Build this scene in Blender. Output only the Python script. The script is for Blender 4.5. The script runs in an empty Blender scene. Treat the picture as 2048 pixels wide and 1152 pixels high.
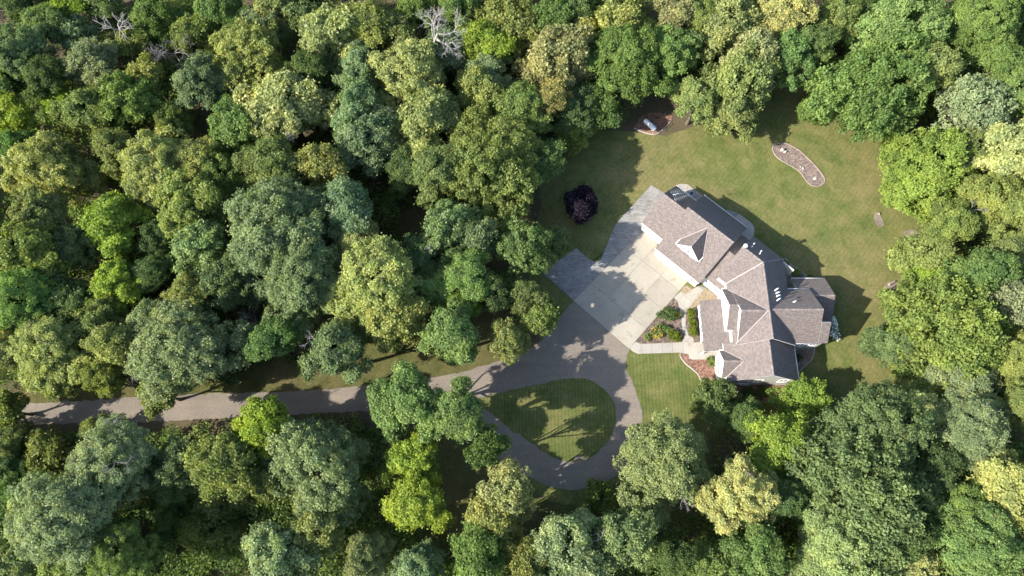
import bpy, bmesh, math, random
import numpy as np
from mathutils import Vector, Matrix
from mathutils.geometry import delaunay_2d_cdt

# ------------------------------------------------------------------ camera, sky, sun, exposure
scene = bpy.context.scene
CAM_H, TILT, FPX = 112.0, math.radians(19.5), 1384.0
cam_data = bpy.data.cameras.new("camera")
cam_data.sensor_fit = 'HORIZONTAL'
cam_data.angle = 2 * math.atan(1024 / FPX)
cam_data.clip_end = 2000
camera = bpy.data.objects.new("camera", cam_data)
camera.location = (0, 0, CAM_H)
camera.rotation_euler = (TILT, 0, 0)
scene.collection.objects.link(camera)
scene.camera = camera

SUN_AZ, SUN_EL = math.radians(20), math.radians(33.5)      # direction the light travels, height of the sun
world = bpy.data.worlds.new("World")
scene.world = world
world.use_nodes = True
wn = world.node_tree.nodes
sky = wn.new("ShaderNodeTexSky")
sky.sky_type = 'NISHITA'
sky.sun_disc = False
sky.sun_elevation = SUN_EL
sky.sun_rotation = math.atan2(-math.cos(SUN_AZ), -math.sin(SUN_AZ))
world.node_tree.links.new(sky.outputs[0], wn["Background"].inputs[0])
wn["Background"].inputs[1].default_value = 0.15
sun_data = bpy.data.lights.new("sun", 'SUN')
sun_data.energy = 5.0
sun_data.angle = math.radians(0.5)
sun_data.color = (1.0, 0.945, 0.86)
sun = bpy.data.objects.new("sun", sun_data)
sd = Vector((math.cos(SUN_EL) * math.cos(SUN_AZ), math.cos(SUN_EL) * math.sin(SUN_AZ), -math.sin(SUN_EL)))
sun.rotation_euler = sd.to_track_quat('-Z', 'Y').to_euler()
sun.location = (-60, -20, 80)
scene.collection.objects.link(sun)
scene.view_settings.view_transform = 'Standard'
scene.view_settings.look = 'None'
scene.view_settings.gamma = 1
scene.view_settings.exposure = 1.22
scene.view_settings.use_curve_mapping = False
try:
    scene.cycles.use_denoising = True
    scene.cycles.use_adaptive_sampling = True
    scene.cycles.adaptive_threshold = 0.025
    scene.cycles.max_bounces = 4
    scene.cycles.diffuse_bounces = 3
    scene.cycles.glossy_bounces = 1
    scene.cycles.transmission_bounces = 2
    scene.cycles.transparent_max_bounces = 4
except Exception:
    pass

# ------------------------------------------------------------------ helpers
C = scene.collection
rng = np.random.default_rng(7)
random.seed(7)

def at(x, y, z=0.0):
    """Point of the place at height z that the survey photograph shows at (x, y)."""
    u, v = (x - 1024) / FPX, (y - 576) / FPX
    d = Vector((u, math.sin(TILT) - v * math.cos(TILT), -math.cos(TILT) - v * math.sin(TILT)))
    k = (z - CAM_H) / d.z
    return Vector((d.x * k, d.y * k, z))

def metres(x, y, z=0.0):
    return (at(x + 1, y, z) - at(x, y, z)).length

def tag(o, label=None, cat=None, group=None, kind=None):
    if label: o["label"] = label
    if cat: o["category"] = cat
    if group: o["group"] = group
    if kind: o["kind"] = kind
    return o

def link(name, mesh, parent=None):
    o = bpy.data.objects.new(name, mesh)
    C.objects.link(o)
    if parent is not None: o.parent = parent
    return o

def empty(name, loc, rz=0.0):
    o = bpy.data.objects.new(name, None)
    o.empty_display_size = 0.5
    o.location = loc
    o.rotation_euler = (0, 0, rz)
    C.objects.link(o)
    return o

def mesh_np(name, V, F4=None, mats=(), tint=None, F3=None, smooth=False):
    """Mesh from arrays: V (n,3), F4 (m,4) and / or F3 (k,3)."""
    me = bpy.data.meshes.new(name)
    V = np.asarray(V, dtype=np.float32)
    n4 = 0 if F4 is None else len(F4)
    n3 = 0 if F3 is None else len(F3)
    me.vertices.add(len(V)); me.vertices.foreach_set("co", V.ravel())
    idx = []
    if n4: idx.append(np.asarray(F4, dtype=np.int32).ravel())
    if n3: idx.append(np.asarray(F3, dtype=np.int32).ravel())
    idx = np.concatenate(idx)
    me.loops.add(len(idx)); me.loops.foreach_set("vertex_index", idx)
    me.polygons.add(n4 + n3)
    starts = np.concatenate([np.arange(n4) * 4, n4 * 4 + np.arange(n3) * 3]).astype(np.int32)
    totals = np.concatenate([np.full(n4, 4), np.full(n3, 3)]).astype(np.int32)
    me.polygons.foreach_set("loop_start", starts)
    me.polygons.foreach_set("loop_total", totals)
    if tint is not None:
        a = me.attributes.new("tint", 'FLOAT', 'FACE')
        a.data.foreach_set("value", np.asarray(tint, dtype=np.float32))
    me.update(calc_edges=True)
    if smooth:
        me.polygons.foreach_set("use_smooth", np.ones(n4 + n3, dtype=bool))
    for m in mats: me.materials.append(m)
    return me

def bm_mesh(name, bm, *mats):
    me = bpy.data.meshes.new(name)
    bm.normal_update()
    bm.to_mesh(me); bm.free()
    for m in mats: me.materials.append(m)
    return me

def add_box(bm, lo, hi, M=None, mi=0):
    x0, y0, z0 = lo; x1, y1, z1 = hi
    co = [(x0,y0,z0),(x1,y0,z0),(x1,y1,z0),(x0,y1,z0),(x0,y0,z1),(x1,y0,z1),(x1,y1,z1),(x0,y1,z1)]
    vs = [bm.verts.new(M @ Vector(c) if M else c) for c in co]
    for f in ((0,3,2,1),(4,5,6,7),(0,1,5,4),(1,2,6,5),(2,3,7,6),(3,0,4,7)):
        bm.faces.new([vs[i] for i in f]).material_index = mi

def add_tube(bm, p, q, r0, r1, n=6, cap=True, mi=0):
    p, q = Vector(p), Vector(q)
    d = q - p
    if d.length < 1e-6: return
    qt = d.to_track_quat('Z', 'Y')
    A = [bm.verts.new(p + qt @ Vector((r0*math.cos(2*math.pi*i/n), r0*math.sin(2*math.pi*i/n), 0))) for i in range(n)]
    B = [bm.verts.new(q + qt @ Vector((r1*math.cos(2*math.pi*i/n), r1*math.sin(2*math.pi*i/n), 0))) for i in range(n)]
    for i in range(n):
        f = bm.faces.new((A[i], A[(i+1)%n], B[(i+1)%n], B[i])); f.smooth = True; f.material_index = mi
    if cap:
        bm.faces.new(B).material_index = mi
        bm.faces.new(A[::-1]).material_index = mi

def prism(bm, pts, z0, z1, mi=0, mi_side=None):
    """Upright prism over a plan polygon."""
    area = sum(pts[i][0]*pts[(i+1)%len(pts)][1] - pts[(i+1)%len(pts)][0]*pts[i][1] for i in range(len(pts)))
    if area < 0: pts = pts[::-1]
    lo = [bm.verts.new((p[0], p[1], z0)) for p in pts]
    hi = [bm.verts.new((p[0], p[1], z1)) for p in pts]
    n = len(pts)
    bm.faces.new(hi).material_index = mi
    for i in range(n):
        bm.faces.new((lo[i], lo[(i+1)%n], hi[(i+1)%n], hi[i])).material_index = mi if mi_side is None else mi_side

def smooth_loop(pts, k=4):
    """Closed Catmull-Rom through plan points."""
    out = []; n = len(pts)
    for i in range(n):
        p0, p1, p2, p3 = [np.array(pts[(i+j-1) % n][:2], float) for j in range(4)]
        for s in range(k):
            t = s / k
            out.append(tuple(0.5*((2*p1)+(-p0+p2)*t+(2*p0-5*p1+4*p2-p3)*t*t+(-p0+3*p1-3*p2+p3)*t**3)))
    return out

def smooth_open(pts, k=4):
    out = []; n = len(pts)
    P = [np.array(p[:2], float) for p in pts]
    for i in range(n-1):
        p0, p1, p2, p3 = P[max(i-1,0)], P[i], P[i+1], P[min(i+2,n-1)]
        for s in range(k):
            t = s / k
            out.append(tuple(0.5*((2*p1)+(-p0+p2)*t+(2*p0-5*p1+4*p2-p3)*t*t+(-p0+3*p1-3*p2+p3)*t**3)))
    out.append(tuple(P[-1]))
    return out

def inside(pt, poly):
    x, y = pt[0], pt[1]; c = False; j = len(poly) - 1
    for i in range(len(poly)):
        xi, yi = poly[i][0], poly[i][1]; xj, yj = poly[j][0], poly[j][1]
        if (yi > y) != (yj > y) and x < (xj-xi)*(y-yi)/(yj-yi+1e-12)+xi: c = not c
        j = i
    return c

def clip_half(poly, n, d):
    """Keep the part of a plan polygon where n.p <= d."""
    out = []
    for i in range(len(poly)):
        a, b = poly[i], poly[(i+1) % len(poly)]
        da = n[0]*a[0]+n[1]*a[1]-d; db = n[0]*b[0]+n[1]*b[1]-d
        if da <= 0: out.append(a)
        if (da < 0 < db) or (db < 0 < da):
            t = da/(da-db); out.append((a[0]+(b[0]-a[0])*t, a[1]+(b[1]-a[1])*t))
    return out

def ground_poly(px): return [tuple(at(x, y)[:2]) for x, y in px]

# ------------------------------------------------------------------ materials
def new_mat(name):
    m = bpy.data.materials.new(name); m.use_nodes = True
    nt = m.node_tree
    return m, nt, nt.nodes["Principled BSDF"]

def N(nt, t, **kw):
    n = nt.nodes.new(t)
    for k, v in kw.items(): setattr(n, k, v)
    return n

def ramp(nt, fac, stops):
    r = N(nt, "ShaderNodeValToRGB")
    el = r.color_ramp.elements
    while len(el) < len(stops): el.new(0.5)
    for e, (p, c) in zip(el, stops):
        e.position = p; e.color = (*c, 1) if len(c) == 3 else c
    nt.links.new(fac, r.inputs[0])
    return r.outputs[0]

def noise(nt, vec, scale, detail=4, rough=0.55, dist=0.0):
    n = N(nt, "ShaderNodeTexNoise")
    n.inputs["Scale"].default_value = scale; n.inputs["Detail"].default_value = detail
    n.inputs["Roughness"].default_value = rough; n.inputs["Distortion"].default_value = dist
    if vec is not None: nt.links.new(vec, n.inputs["Vector"])
    return n.outputs["Fac"]

def mix(nt, fac, a, b, mode='MIX'):
    m = N(nt, "ShaderNodeMix", data_type='RGBA', blend_type=mode)
    for sock, v in ((m.inputs[0], fac), (m.inputs[6], a), (m.inputs[7], b)):
        if hasattr(v, "is_linked"): nt.links.new(v, sock)
        elif isinstance(v, (int, float)): sock.default_value = v
        else: sock.default_value = (*v, 1) if len(v) == 3 else v
    return m.outputs[2]

def math_node(nt, op, a, b=None):
    m = N(nt, "ShaderNodeMath", operation=op)
    for i, v in enumerate((a, b)):
        if v is None: continue
        if hasattr(v, "is_linked"): nt.links.new(v, m.inputs[i])
        else: m.inputs[i].default_value = v
    return m.outputs[0]

def bump(nt, bsdf, h, strength=0.4, dist=0.05):
    b = N(nt, "ShaderNodeBump")
    b.inputs["Strength"].default_value = strength; b.inputs["Distance"].default_value = dist
    nt.links.new(h, b.inputs["Height"]); nt.links.new(b.outputs[0], bsdf.inputs["Normal"])

def position(nt): return N(nt, "ShaderNodeNewGeometry").outputs["Position"]

def plain(name, col, rough=0.7, metal=0.0, var=0.12, scale=3.0):
    m, nt, b = new_mat(name)
    f = noise(nt, position(nt), scale, 5)
    c = ramp(nt, f, [(0.3, tuple(x*(1-var) for x in col)), (0.7, tuple(min(1, x*(1+var)) for x in col))])
    nt.links.new(c, b.inputs["Base Color"])
    b.inputs["Roughness"].default_value = rough; b.inputs["Metallic"].default_value = metal
    return m

def leaf_mat(name):
    m, nt, b = new_mat(name)
    nt.nodes.remove(b)
    out = nt.nodes["Material Output"]
    info = N(nt, "ShaderNodeObjectInfo")
    a = N(nt, "ShaderNodeAttribute", attribute_name="tint")
    tint = a.outputs["Fac"]
    # leaf to leaf variation: darker and bluer leaves to paler and yellower ones
    lo = mix(nt, 1.0, info.outputs["Color"], (0.72, 0.75, 0.68), 'MULTIPLY')
    hi = mix(nt, 1.0, info.outputs["Color"], (1.36, 1.32, 1.12), 'MULTIPLY')
    col = mix(nt, tint, lo, hi)
    # patches of older and younger growth through the crown
    tc = N(nt, "ShaderNodeTexCoord")
    f = noise(nt, tc.outputs["Object"], 0.35, 2)
    f = ramp(nt, f, [(0.32, (0.76, 0.85, 0.86)), (0.68, (1.15, 1.12, 1.06))])
    col = mix(nt, 1.0, col, f, 'MULTIPLY')
    d = N(nt, "ShaderNodeBsdfDiffuse"); t = N(nt, "ShaderNodeBsdfTranslucent"); g = N(nt, "ShaderNodeBsdfGlossy")
    g.inputs["Roughness"].default_value = 0.6
    tr = mix(nt, 1.0, col, (1.15, 1.22, 0.55), 'MULTIPLY')
    nt.links.new(col, d.inputs[0]); nt.links.new(tr, t.inputs[0])
    g.inputs[0].default_value = (0.75, 0.8, 0.75, 1)
    m1 = N(nt, "ShaderNodeMixShader"); m1.inputs[0].default_value = 0.40
    nt.links.new(d.outputs[0], m1.inputs[1]); nt.links.new(t.outputs[0], m1.inputs[2])
    m2 = N(nt, "ShaderNodeMixShader"); m2.inputs[0].default_value = 0.015
    nt.links.new(m1.outputs[0], m2.inputs[1]); nt.links.new(g.outputs[0], m2.inputs[2])
    nt.links.new(m2.outputs[0], out.inputs[0])
    return m

LEAF = leaf_mat("leaf")
BARK = plain("bark", (0.10, 0.085, 0.065), 0.9, var=0.35, scale=6)
DEADWOOD = plain("dead wood", (0.24, 0.22, 0.205), 0.85, var=0.25, scale=5)
DEADWOOD_PALE = plain("bleached dead wood", (0.33, 0.305, 0.28), 0.85, var=0.2, scale=5)
WHITE = plain("white trim paint", (0.80, 0.80, 0.78), 0.5, var=0.03)
SIDING_W = None

def siding(name, col):
    m, nt, b = new_mat(name)
    p = position(nt)
    s = N(nt, "ShaderNodeSeparateXYZ"); nt.links.new(p, s.inputs[0])
    saw = math_node(nt, 'FRACT', math_node(nt, 'MULTIPLY', s.outputs[2], 1/0.18))
    f = noise(nt, p, 1.2, 4)
    c = ramp(nt, f, [(0.3, tuple(x*0.93 for x in col)), (0.7, tuple(min(1, x*1.05) for x in col))])
    nt.links.new(c, b.inputs["Base Color"]); b.inputs["Roughness"].default_value = 0.6
    bump(nt, b, saw, 0.5, 0.02)
    return m

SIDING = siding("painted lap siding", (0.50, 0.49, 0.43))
SIDING_W = siding("pale lap siding", (0.66, 0.65, 0.60))

def shingle_mat():
    m, nt, b = new_mat("asphalt shingles")
    uv = N(nt, "ShaderNodeUVMap", uv_map="UVMap").outputs[0]
    br = N(nt, "ShaderNodeTexBrick")
    nt.links.new(uv, br.inputs["Vector"])
    br.inputs["Scale"].default_value = 1.0
    br.inputs["Brick Width"].default_value = 0.34; br.inputs["Row Height"].default_value = 0.17
    br.inputs["Mortar Size"].default_value = 0.012; br.inputs["Mortar Smooth"].default_value = 0.2
    br.inputs["Color1"].default_value = (0.118, 0.097, 0.088, 1)
    br.inputs["Color2"].default_value = (0.186, 0.154, 0.139, 1)
    br.inputs["Mortar"].default_value = (0.07, 0.06, 0.056, 1)
    br.offset = 0.45
    big = noise(nt, position(nt), 0.35, 4)
    fine = noise(nt, position(nt), 9, 2, 0.7)
    c = mix(nt, 1.0, br.outputs["Color"], ramp(nt, big, [(0.3, (0.95, 0.95, 0.96)), (0.7, (1.04, 1.04, 1.03))]), 'MULTIPLY')
    c = mix(nt, 1.0, c, ramp(nt, fine, [(0.3, (0.9, 0.9, 0.91)), (0.7, (1.1, 1.09, 1.08))]), 'MULTIPLY')
    nt.links.new(c, b.inputs["Base Color"]); b.inputs["Roughness"].default_value = 0.9
    bump(nt, b, br.outputs["Fac"], -0.4, 0.02)
    return m
SHINGLE = shingle_mat()

def cap_mat():
    m, nt, b = new_mat("ridge cap shingles")
    a = N(nt, "ShaderNodeAttribute", attribute_name="tint").outputs["Fac"]
    f = noise(nt, position(nt), 12, 2)
    c = mix(nt, a, (0.13, 0.11, 0.10), (0.25, 0.205, 0.185))
    c = mix(nt, 1.0, c, ramp(nt, f, [(0.3, (0.85,)*3), (0.7, (1.15,)*3)]), 'MULTIPLY')
    nt.links.new(c, b.inputs["Base Color"]); b.inputs["Roughness"].default_value = 0.9
    return m
CAP = cap_mat()
VALLEY = plain("valley flashing", (0.30, 0.265, 0.25), 0.6, var=0.15, scale=4)

def concrete_mat(name, base, stain, amount, joints=False):
    m, nt, b = new_mat(name)
    p = position(nt)
    big = noise(nt, p, 0.22, 6, 0.62, 0.6)
    mid = noise(nt, p, 1.1, 6, 0.7, 1.2)
    fine = noise(nt, p, 9, 3, 0.7)
    c = mix(nt, ramp(nt, big, [(0.40, (0, 0, 0)), (0.64, (amount,)*3)]), base, stain)
    c = mix(nt, ramp(nt, mid, [(0.52, (0, 0, 0)), (0.70, (amount*0.8,)*3)]), c, tuple(x*0.72 for x in stain))
    c = mix(nt, 1.0, c, ramp(nt, fine, [(0.3, (0.9,)*3), (0.7, (1.08,)*3)]), 'MULTIPLY')
    info = N(nt, "ShaderNodeObjectInfo").outputs["Random"]
    c = mix(nt, 1.0, c, ramp(nt, info, [(0, (0.93,)*3), (1, (1.06,)*3)]), 'MULTIPLY')
    spot = noise(nt, p, 0.55, 3, 0.5, 0.3)
    c = mix(nt, ramp(nt, spot, [(0.62, (0,)*3), (0.74, (0.55,)*3)]), c, tuple(x*0.5 for x in stain))
    if joints:   # worn, whitish scuffs and hairline cracks of the old slabs
        for ang, st, amt in ((-42.3, (0.25, 1.6, 1), 0.75), (47.7, (0.35, 2.4, 1), 0.5)):
            mp = N(nt, "ShaderNodeMapping"); mp.inputs["Rotation"].default_value = (0, 0, math.radians(-ang)); mp.inputs["Scale"].default_value = st
            nt.links.new(p, mp.inputs["Vector"])
            sc = noise(nt, mp.outputs[0], 1.5, 8, 0.72, 1.2)
            c = mix(nt, ramp(nt, sc, [(0.52, (0,)*3), (0.66, (amt,)*3)]), c, tuple(min(1, x*1.7) for x in base))
        dk = noise(nt, p, 0.8, 7, 0.7, 1.5)
        c = mix(nt, ramp(nt, dk, [(0.52, (0,)*3), (0.68, (0.6,)*3)]), c, tuple(x*0.55 for x in stain))
    nt.links.new(c, b.inputs["Base Color"]); b.inputs["Roughness"].default_value = 0.85
    bump(nt, b, fine, 0.25, 0.01)
    return m
CONCRETE = concrete_mat("new concrete", (0.335, 0.300, 0.236), (0.283, 0.25, 0.195), 0.7)
CONCRETE_OLD = concrete_mat("old stained concrete", (0.235, 0.224, 0.203), (0.15, 0.144, 0.132), 0.8, True)
CONCRETE_WALK = concrete_mat("walk concrete", (0.345, 0.315, 0.266), (0.293, 0.265, 0.222), 0.6)
CURB = concrete_mat("edging concrete", (0.37, 0.33, 0.28), (0.27, 0.235, 0.195), 0.7)
BRICK_EDGE = concrete_mat("brick edging", (0.30, 0.235, 0.20), (0.22, 0.17, 0.145), 0.7)

def gravel_drive():
    m, nt, b = new_mat("chip sealed drive")
    p = position(nt)
    big = noise(nt, p, 0.09, 5, 0.6, 0.5)
    fine = noise(nt, p, 7.0, 4, 0.8)
    v = N(nt, "ShaderNodeTexVoronoi"); v.inputs["Scale"].default_value = 11; nt.links.new(p, v.inputs["Vector"])
    c = ramp(nt, big, [(0.3, (0.152, 0.130, 0.105)), (0.55, (0.184, 0.156, 0.124)), (0.75, (0.214, 0.179, 0.138))])
    c = mix(nt, 1.0, c, ramp(nt, fine, [(0.3, (0.72,)*3), (0.7, (1.28,)*3)]), 'MULTIPLY')
    sp = N(nt, "ShaderNodeSeparateColor"); nt.links.new(v.outputs["Color"], sp.inputs[0])
    c = mix(nt, 1.0, c, ramp(nt, sp.outputs[0], [(0, (0.84,)*3), (1, (1.16,)*3)]), 'MULTIPLY')
    streak = N(nt, "ShaderNodeMapping"); streak.inputs["Scale"].default_value = (0.05, 0.9, 1)
    nt.links.new(p, streak.inputs["Vector"])
    st = noise(nt, streak.outputs[0], 1.0, 4)
    c = mix(nt, 1.0, c, ramp(nt, st, [(0.35, (0.93, 0.93, 0.95)), (0.65, (1.07, 1.05, 1.03))]), 'MULTIPLY')
    nt.links.new(c, b.inputs["Base Color"]); b.inputs["Roughness"].default_value = 0.92
    bump(nt, b, fine, 0.5, 0.02)
    return m
DRIVE = gravel_drive()

def lawn_mat(name, stripes, dry, amp=0.035, tone=1.0, freq=0.42):
    m, nt, b = new_mat(name)
    p = position(nt)
    big = noise(nt, p, 0.055, 6, 0.6, 0.4)
    mid = noise(nt, p, 0.30, 6, 0.65, 0.5)
    fine = noise(nt, p, 5.0, 5, 0.8)
    c = ramp(nt, mid, [(0.28, (0.070, 0.094, 0.026)), (0.5, (0.106, 0.120, 0.036)), (0.72, (0.150, 0.150, 0.053))])
    d = ramp(nt, math_node(nt, 'ADD', math_node(nt, 'MULTIPLY', big, 0.65), math_node(nt, 'MULTIPLY', mid, 0.35)),
             [(0.46 - 0.12*dry, (0, 0, 0)), (0.66 - 0.10*dry, (0.55 + 0.35*dry,)*3)])
    c = mix(nt, d, c, (0.172, 0.142, 0.064))
    g = noise(nt, p, 0.13, 4)
    c = mix(nt, ramp(nt, g, [(0.58, (0, 0, 0)), (0.72, (0.5,)*3)]), c, (0.062, 0.105, 0.023))
    c = mix(nt, 1.0, c, ramp(nt, fine, [(0.28, (0.66,)*3), (0.72, (1.34,)*3)]), 'MULTIPLY')
    tuft = noise(nt, p, 1.4, 7, 0.75, 0.8)
    c = mix(nt, 1.0, c, ramp(nt, tuft, [(0.30, (0.74, 0.80, 0.74)), (0.70, (1.28, 1.20, 1.26))]), 'MULTIPLY')
    if stripes:
        mp = N(nt, "ShaderNodeMapping"); mp.inputs["Rotation"].default_value = (0, 0, math.radians(stripes))
        nt.links.new(p, mp.inputs["Vector"])
        w = N(nt, "ShaderNodeTexWave"); w.inputs["Scale"].default_value = freq; w.inputs["Distortion"].default_value = 1.5
        w.inputs["Detail"].default_value = 3; w.inputs["Detail Scale"].default_value = 0.6
        nt.links.new(mp.outputs[0], w.inputs["Vector"])
        c = mix(nt, 1.0, c, ramp(nt, w.outputs["Fac"], [(0.2, ((1-amp)*tone,)*3), (0.8, ((1+amp)*tone,)*3)]), 'MULTIPLY')
    nt.links.new(c, b.inputs["Base Color"]); b.inputs["Roughness"].default_value = 1.0
    b.inputs["Specular IOR Level"].default_value = 0.1
    bump(nt, b, fine, 0.6, 0.05)
    return m
LAWN = lawn_mat("mown lawn", 38, 0.45)
LAWN_FRONT = lawn_mat("striped front lawn", 0.01, 0.0, 0.085, 0.92, 0.55)
LAWN_DRY = lawn_mat("dry rough grass", 25, 0.75, 0.04, 0.64, 0.1)

def floor_mat():
    m, nt, b = new_mat("woodland floor")
    p = position(nt)
    big = noise(nt, p, 0.10, 6, 0.6, 0.4); fine = noise(nt, p, 3.0, 6, 0.8)
    c = ramp(nt, big, [(0.35, (0.060, 0.066, 0.022)), (0.52, (0.085, 0.068, 0.035)), (0.7, (0.105, 0.080, 0.046))])
    c = mix(nt, 1.0, c, ramp(nt, fine, [(0.3, (0.55,)*3), (0.7, (1.4,)*3)]), 'MULTIPLY')
    nt.links.new(c, b.inputs["Base Color"]); b.inputs["Roughness"].default_value = 1.0
    bump(nt, b, fine, 0.8, 0.1)
    return m
FLOOR = floor_mat()

def mulch_mat(name, a, bcol):
    m, nt, b = new_mat(name)
    p = position(nt)
    v = N(nt, "ShaderNodeTexVoronoi"); v.inputs["Scale"].default_value = 4.5; nt.links.new(p, v.inputs["Vector"])
    sp = N(nt, "ShaderNodeSeparateColor"); nt.links.new(v.outputs["Color"], sp.inputs[0])
    f = noise(nt, p, 0.9, 4)
    c = mix(nt, sp.outputs[0], a, bcol)
    c = mix(nt, 1.0, c, ramp(nt, f, [(0.3, (0.75,)*3), (0.7, (1.2,)*3)]), 'MULTIPLY')
    nt.links.new(c, b.inputs["Base Color"]); b.inputs["Roughness"].default_value = 0.95
    bump(nt, b, sp.outputs[0], 0.8, 0.04)
    return m
MULCH_RED = mulch_mat("red bark mulch", (0.10, 0.045, 0.03), (0.29, 0.165, 0.115))
MULCH_BROWN = mulch_mat("brown bark mulch", (0.07, 0.045, 0.035), (0.21, 0.155, 0.12))
MULCH_GREY = mulch_mat("weathered mulch", (0.11, 0.078, 0.064), (0.26, 0.20, 0.165))
EARTH = mulch_mat("bare earth", (0.15, 0.12, 0.088), (0.215, 0.172, 0.13))

def stone_mat(name, lo, hi):
    m, nt, b = new_mat(name)
    a = N(nt, "ShaderNodeAttribute", attribute_name="tint").outputs["Fac"]
    c = mix(nt, a, lo, hi)
    f = noise(nt, position(nt), 6, 3)
    c = mix(nt, 1.0, c, ramp(nt, f, [(0.3, (0.85,)*3), (0.7, (1.12,)*3)]), 'MULTIPLY')
    nt.links.new(c, b.inputs["Base Color"]); b.inputs["Roughness"].default_value = 0.8
    return m
PEBBLE = stone_mat("tan river pebbles", (0.15, 0.11, 0.065), (0.42, 0.335, 0.225))
PALE_STONE = stone_mat("pale stone", (0.27, 0.24, 0.20), (0.46, 0.42, 0.36))

def glass_mat():
    m, nt, b = new_mat("window glass")
    f = noise(nt, position(nt), 0.8, 2)
    c = ramp(nt, f, [(0.3, (0.16, 0.18, 0.20)), (0.7, (0.34, 0.36, 0.38))])
    nt.links.new(c, b.inputs["Base Color"]); b.inputs["Roughness"].default_value = 0.06
    b.inputs["Specular IOR Level"].default_value = 0.8
    return m
GLASS = glass_mat()
METAL = plain("galvanised metal", (0.55, 0.55, 0.56), 0.35, 0.8, 0.06)
DARKMETAL = plain("dark metal", (0.05, 0.05, 0.05), 0.5, 0.3, 0.1)
TANK = plain("white enamel", (0.72, 0.74, 0.76), 0.35, 0.0, 0.05, 2)
DOORBLUE = plain("grey blue door paint", (0.30, 0.36, 0.42), 0.5, 0, 0.05)
LOGWOOD = plain("cut log wood", (0.26, 0.21, 0.155), 0.9, 0, 0.3, 5)

# ------------------------------------------------------------------ the ground
def flat_mesh(name, poly, z, mat):
    """Level sheet over any plan outline, also one that touches or crosses itself."""
    n = len(poly)
    vs, _, fs = delaunay_2d_cdt([Vector((p[0], p[1])) for p in poly], [(i, (i+1) % n) for i in range(n)], [], 1, 1e-4, False)[:3]
    me = bpy.data.meshes.new(name)
    me.from_pydata([(v.x, v.y, z) for v in vs], [], [f for f in fs if inside(sum((vs[i] for i in f), Vector((0, 0)))/len(f), poly)])
    me.materials.append(mat); me.update()
    if len(me.polygons) and me.polygons[0].normal.z < 0: me.flip_normals()
    return me

def sheet(name, poly, z, mat, kind="structure", sub=None):
    o = link(name, flat_mesh(name, poly, z, mat))
    tag(o, kind=kind)
    return o

def ragged(poly, amp, step=0.8):
    """Uneven natural edge: resample a closed plan loop and push it in and out."""
    out = []
    n = len(poly)
    for i in range(n):
        a, b = np.array(poly[i]), np.array(poly[(i+1) % n])
        L = np.linalg.norm(b-a); k = max(1, int(L/step))
        t = (b-a)/max(L, 1e-6); nn = np.array((-t[1], t[0]))
        for j in range(k):
            out.append(tuple(a+(b-a)*j/k + nn*rng.normal(0, amp)))
    return out

ground = sheet("ground", [(-600, -500), (600, -500), (600, 700), (-600, 700)], -0.06, FLOOR)

LAWN_PX = [(1095,330),(1125,285),(1200,262),(1265,262),(1330,270),(1400,250),(1470,262),(1505,235),(1515,180),(1560,140),(1640,140),(1680,200),(1700,262),
           (1790,262),(1850,300),(1870,430),(1855,520),(1850,640),(1830,760),(1760,830),(1640,850),(1480,870),(1300,900),(1240,960),(1160,1010),(1070,990),
           (1000,930),(940,880),(900,830),(880,800),(900,760),(1000,735),(1060,700),(1105,650),(1100,600),(1060,560),(1060,500),(1080,420),(1078,370)]
lawn = sheet("lawn", ragged(smooth_loop(ground_poly(LAWN_PX), 3), 0.10), -0.045, LAWN)
VERGE_PX = [(30,800),(60,760),(180,760),(300,770),(420,760),(500,715),(560,650),(640,610),(740,650),(800,690),(850,600),(780,470),(790,420),(870,405),(900,450),(890,520),(960,560),(1010,640),
            (1060,690),(1010,735),(900,765),(760,790),(590,800),(400,812),(200,820),(40,830)]
verge = sheet("rough_grass", ragged(smooth_loop(ground_poly(VERGE_PX), 3), 0.25), -0.052, LAWN_DRY)
SOUTH_PX = [(760,900),(860,850),(960,900),(1060,985),(1160,1010),(1260,960),(1300,900),(1380,890),(1440,870),(1420,1010),(1330,1060),(1180,1090),(1080,1060),(960,1060),(880,1100),(800,1060)]
south = sheet("rough_grass", ragged(smooth_loop(ground_poly(SOUTH_PX), 3), 0.3), -0.049, LAWN_DRY)
FRONT_PX = [(1252,720),(1262,703),(1276,709),(1360,706),(1388,712),(1420,740),(1450,790),(1480,850),(1400,885),(1330,880),(1283,868),(1284,834),(1278,802),(1266,768),(1254,742)]
sheet("front_lawn", smooth_loop(ground_poly(FRONT_PX), 3), -0.038, LAWN_FRONT)

# the drive: from the apron round the loop and away through the trees
UP = [(1149,600),(1114,640),(1094,667),(1074,687),(1046,703),(1005,720),(955,735),(908,748),(877,753),(820,761),(760,768),(680,776),(593,782),(480,786),(375,789),(266,794),(177,801),(61,807),(-60,812),(-240,818)]
LOW = [(-240,872),(-60,860),(40,852),(113,847),(255,846),(354,841),(480,834),(580,829),(683,825),(757,820),(820,817),(872,826),(915,850),(960,886),(1010,926),(1040,946),(1067,958),(1083,967),(1111,976),(1146,979),(1186,973),(1214,962),(1238,947),(1256,926),(1269,903),(1281,865),(1284,834),(1278,802),(1267,768),(1254,740),(1252,718),(1260,699)]
DRIVE_POLY = smooth_open(ground_poly(UP), 3) + smooth_open(ground_poly(LOW), 3)
def edge_wear(poly, amp): return [(p[0]+rng.normal(0, amp), p[1]+rng.normal(0, amp)) for p in ragged(poly, amp*0.6, 0.5)]
drive = sheet("gravel_drive", edge_wear(DRIVE_POLY, 0.07), -0.026, DRIVE)
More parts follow.
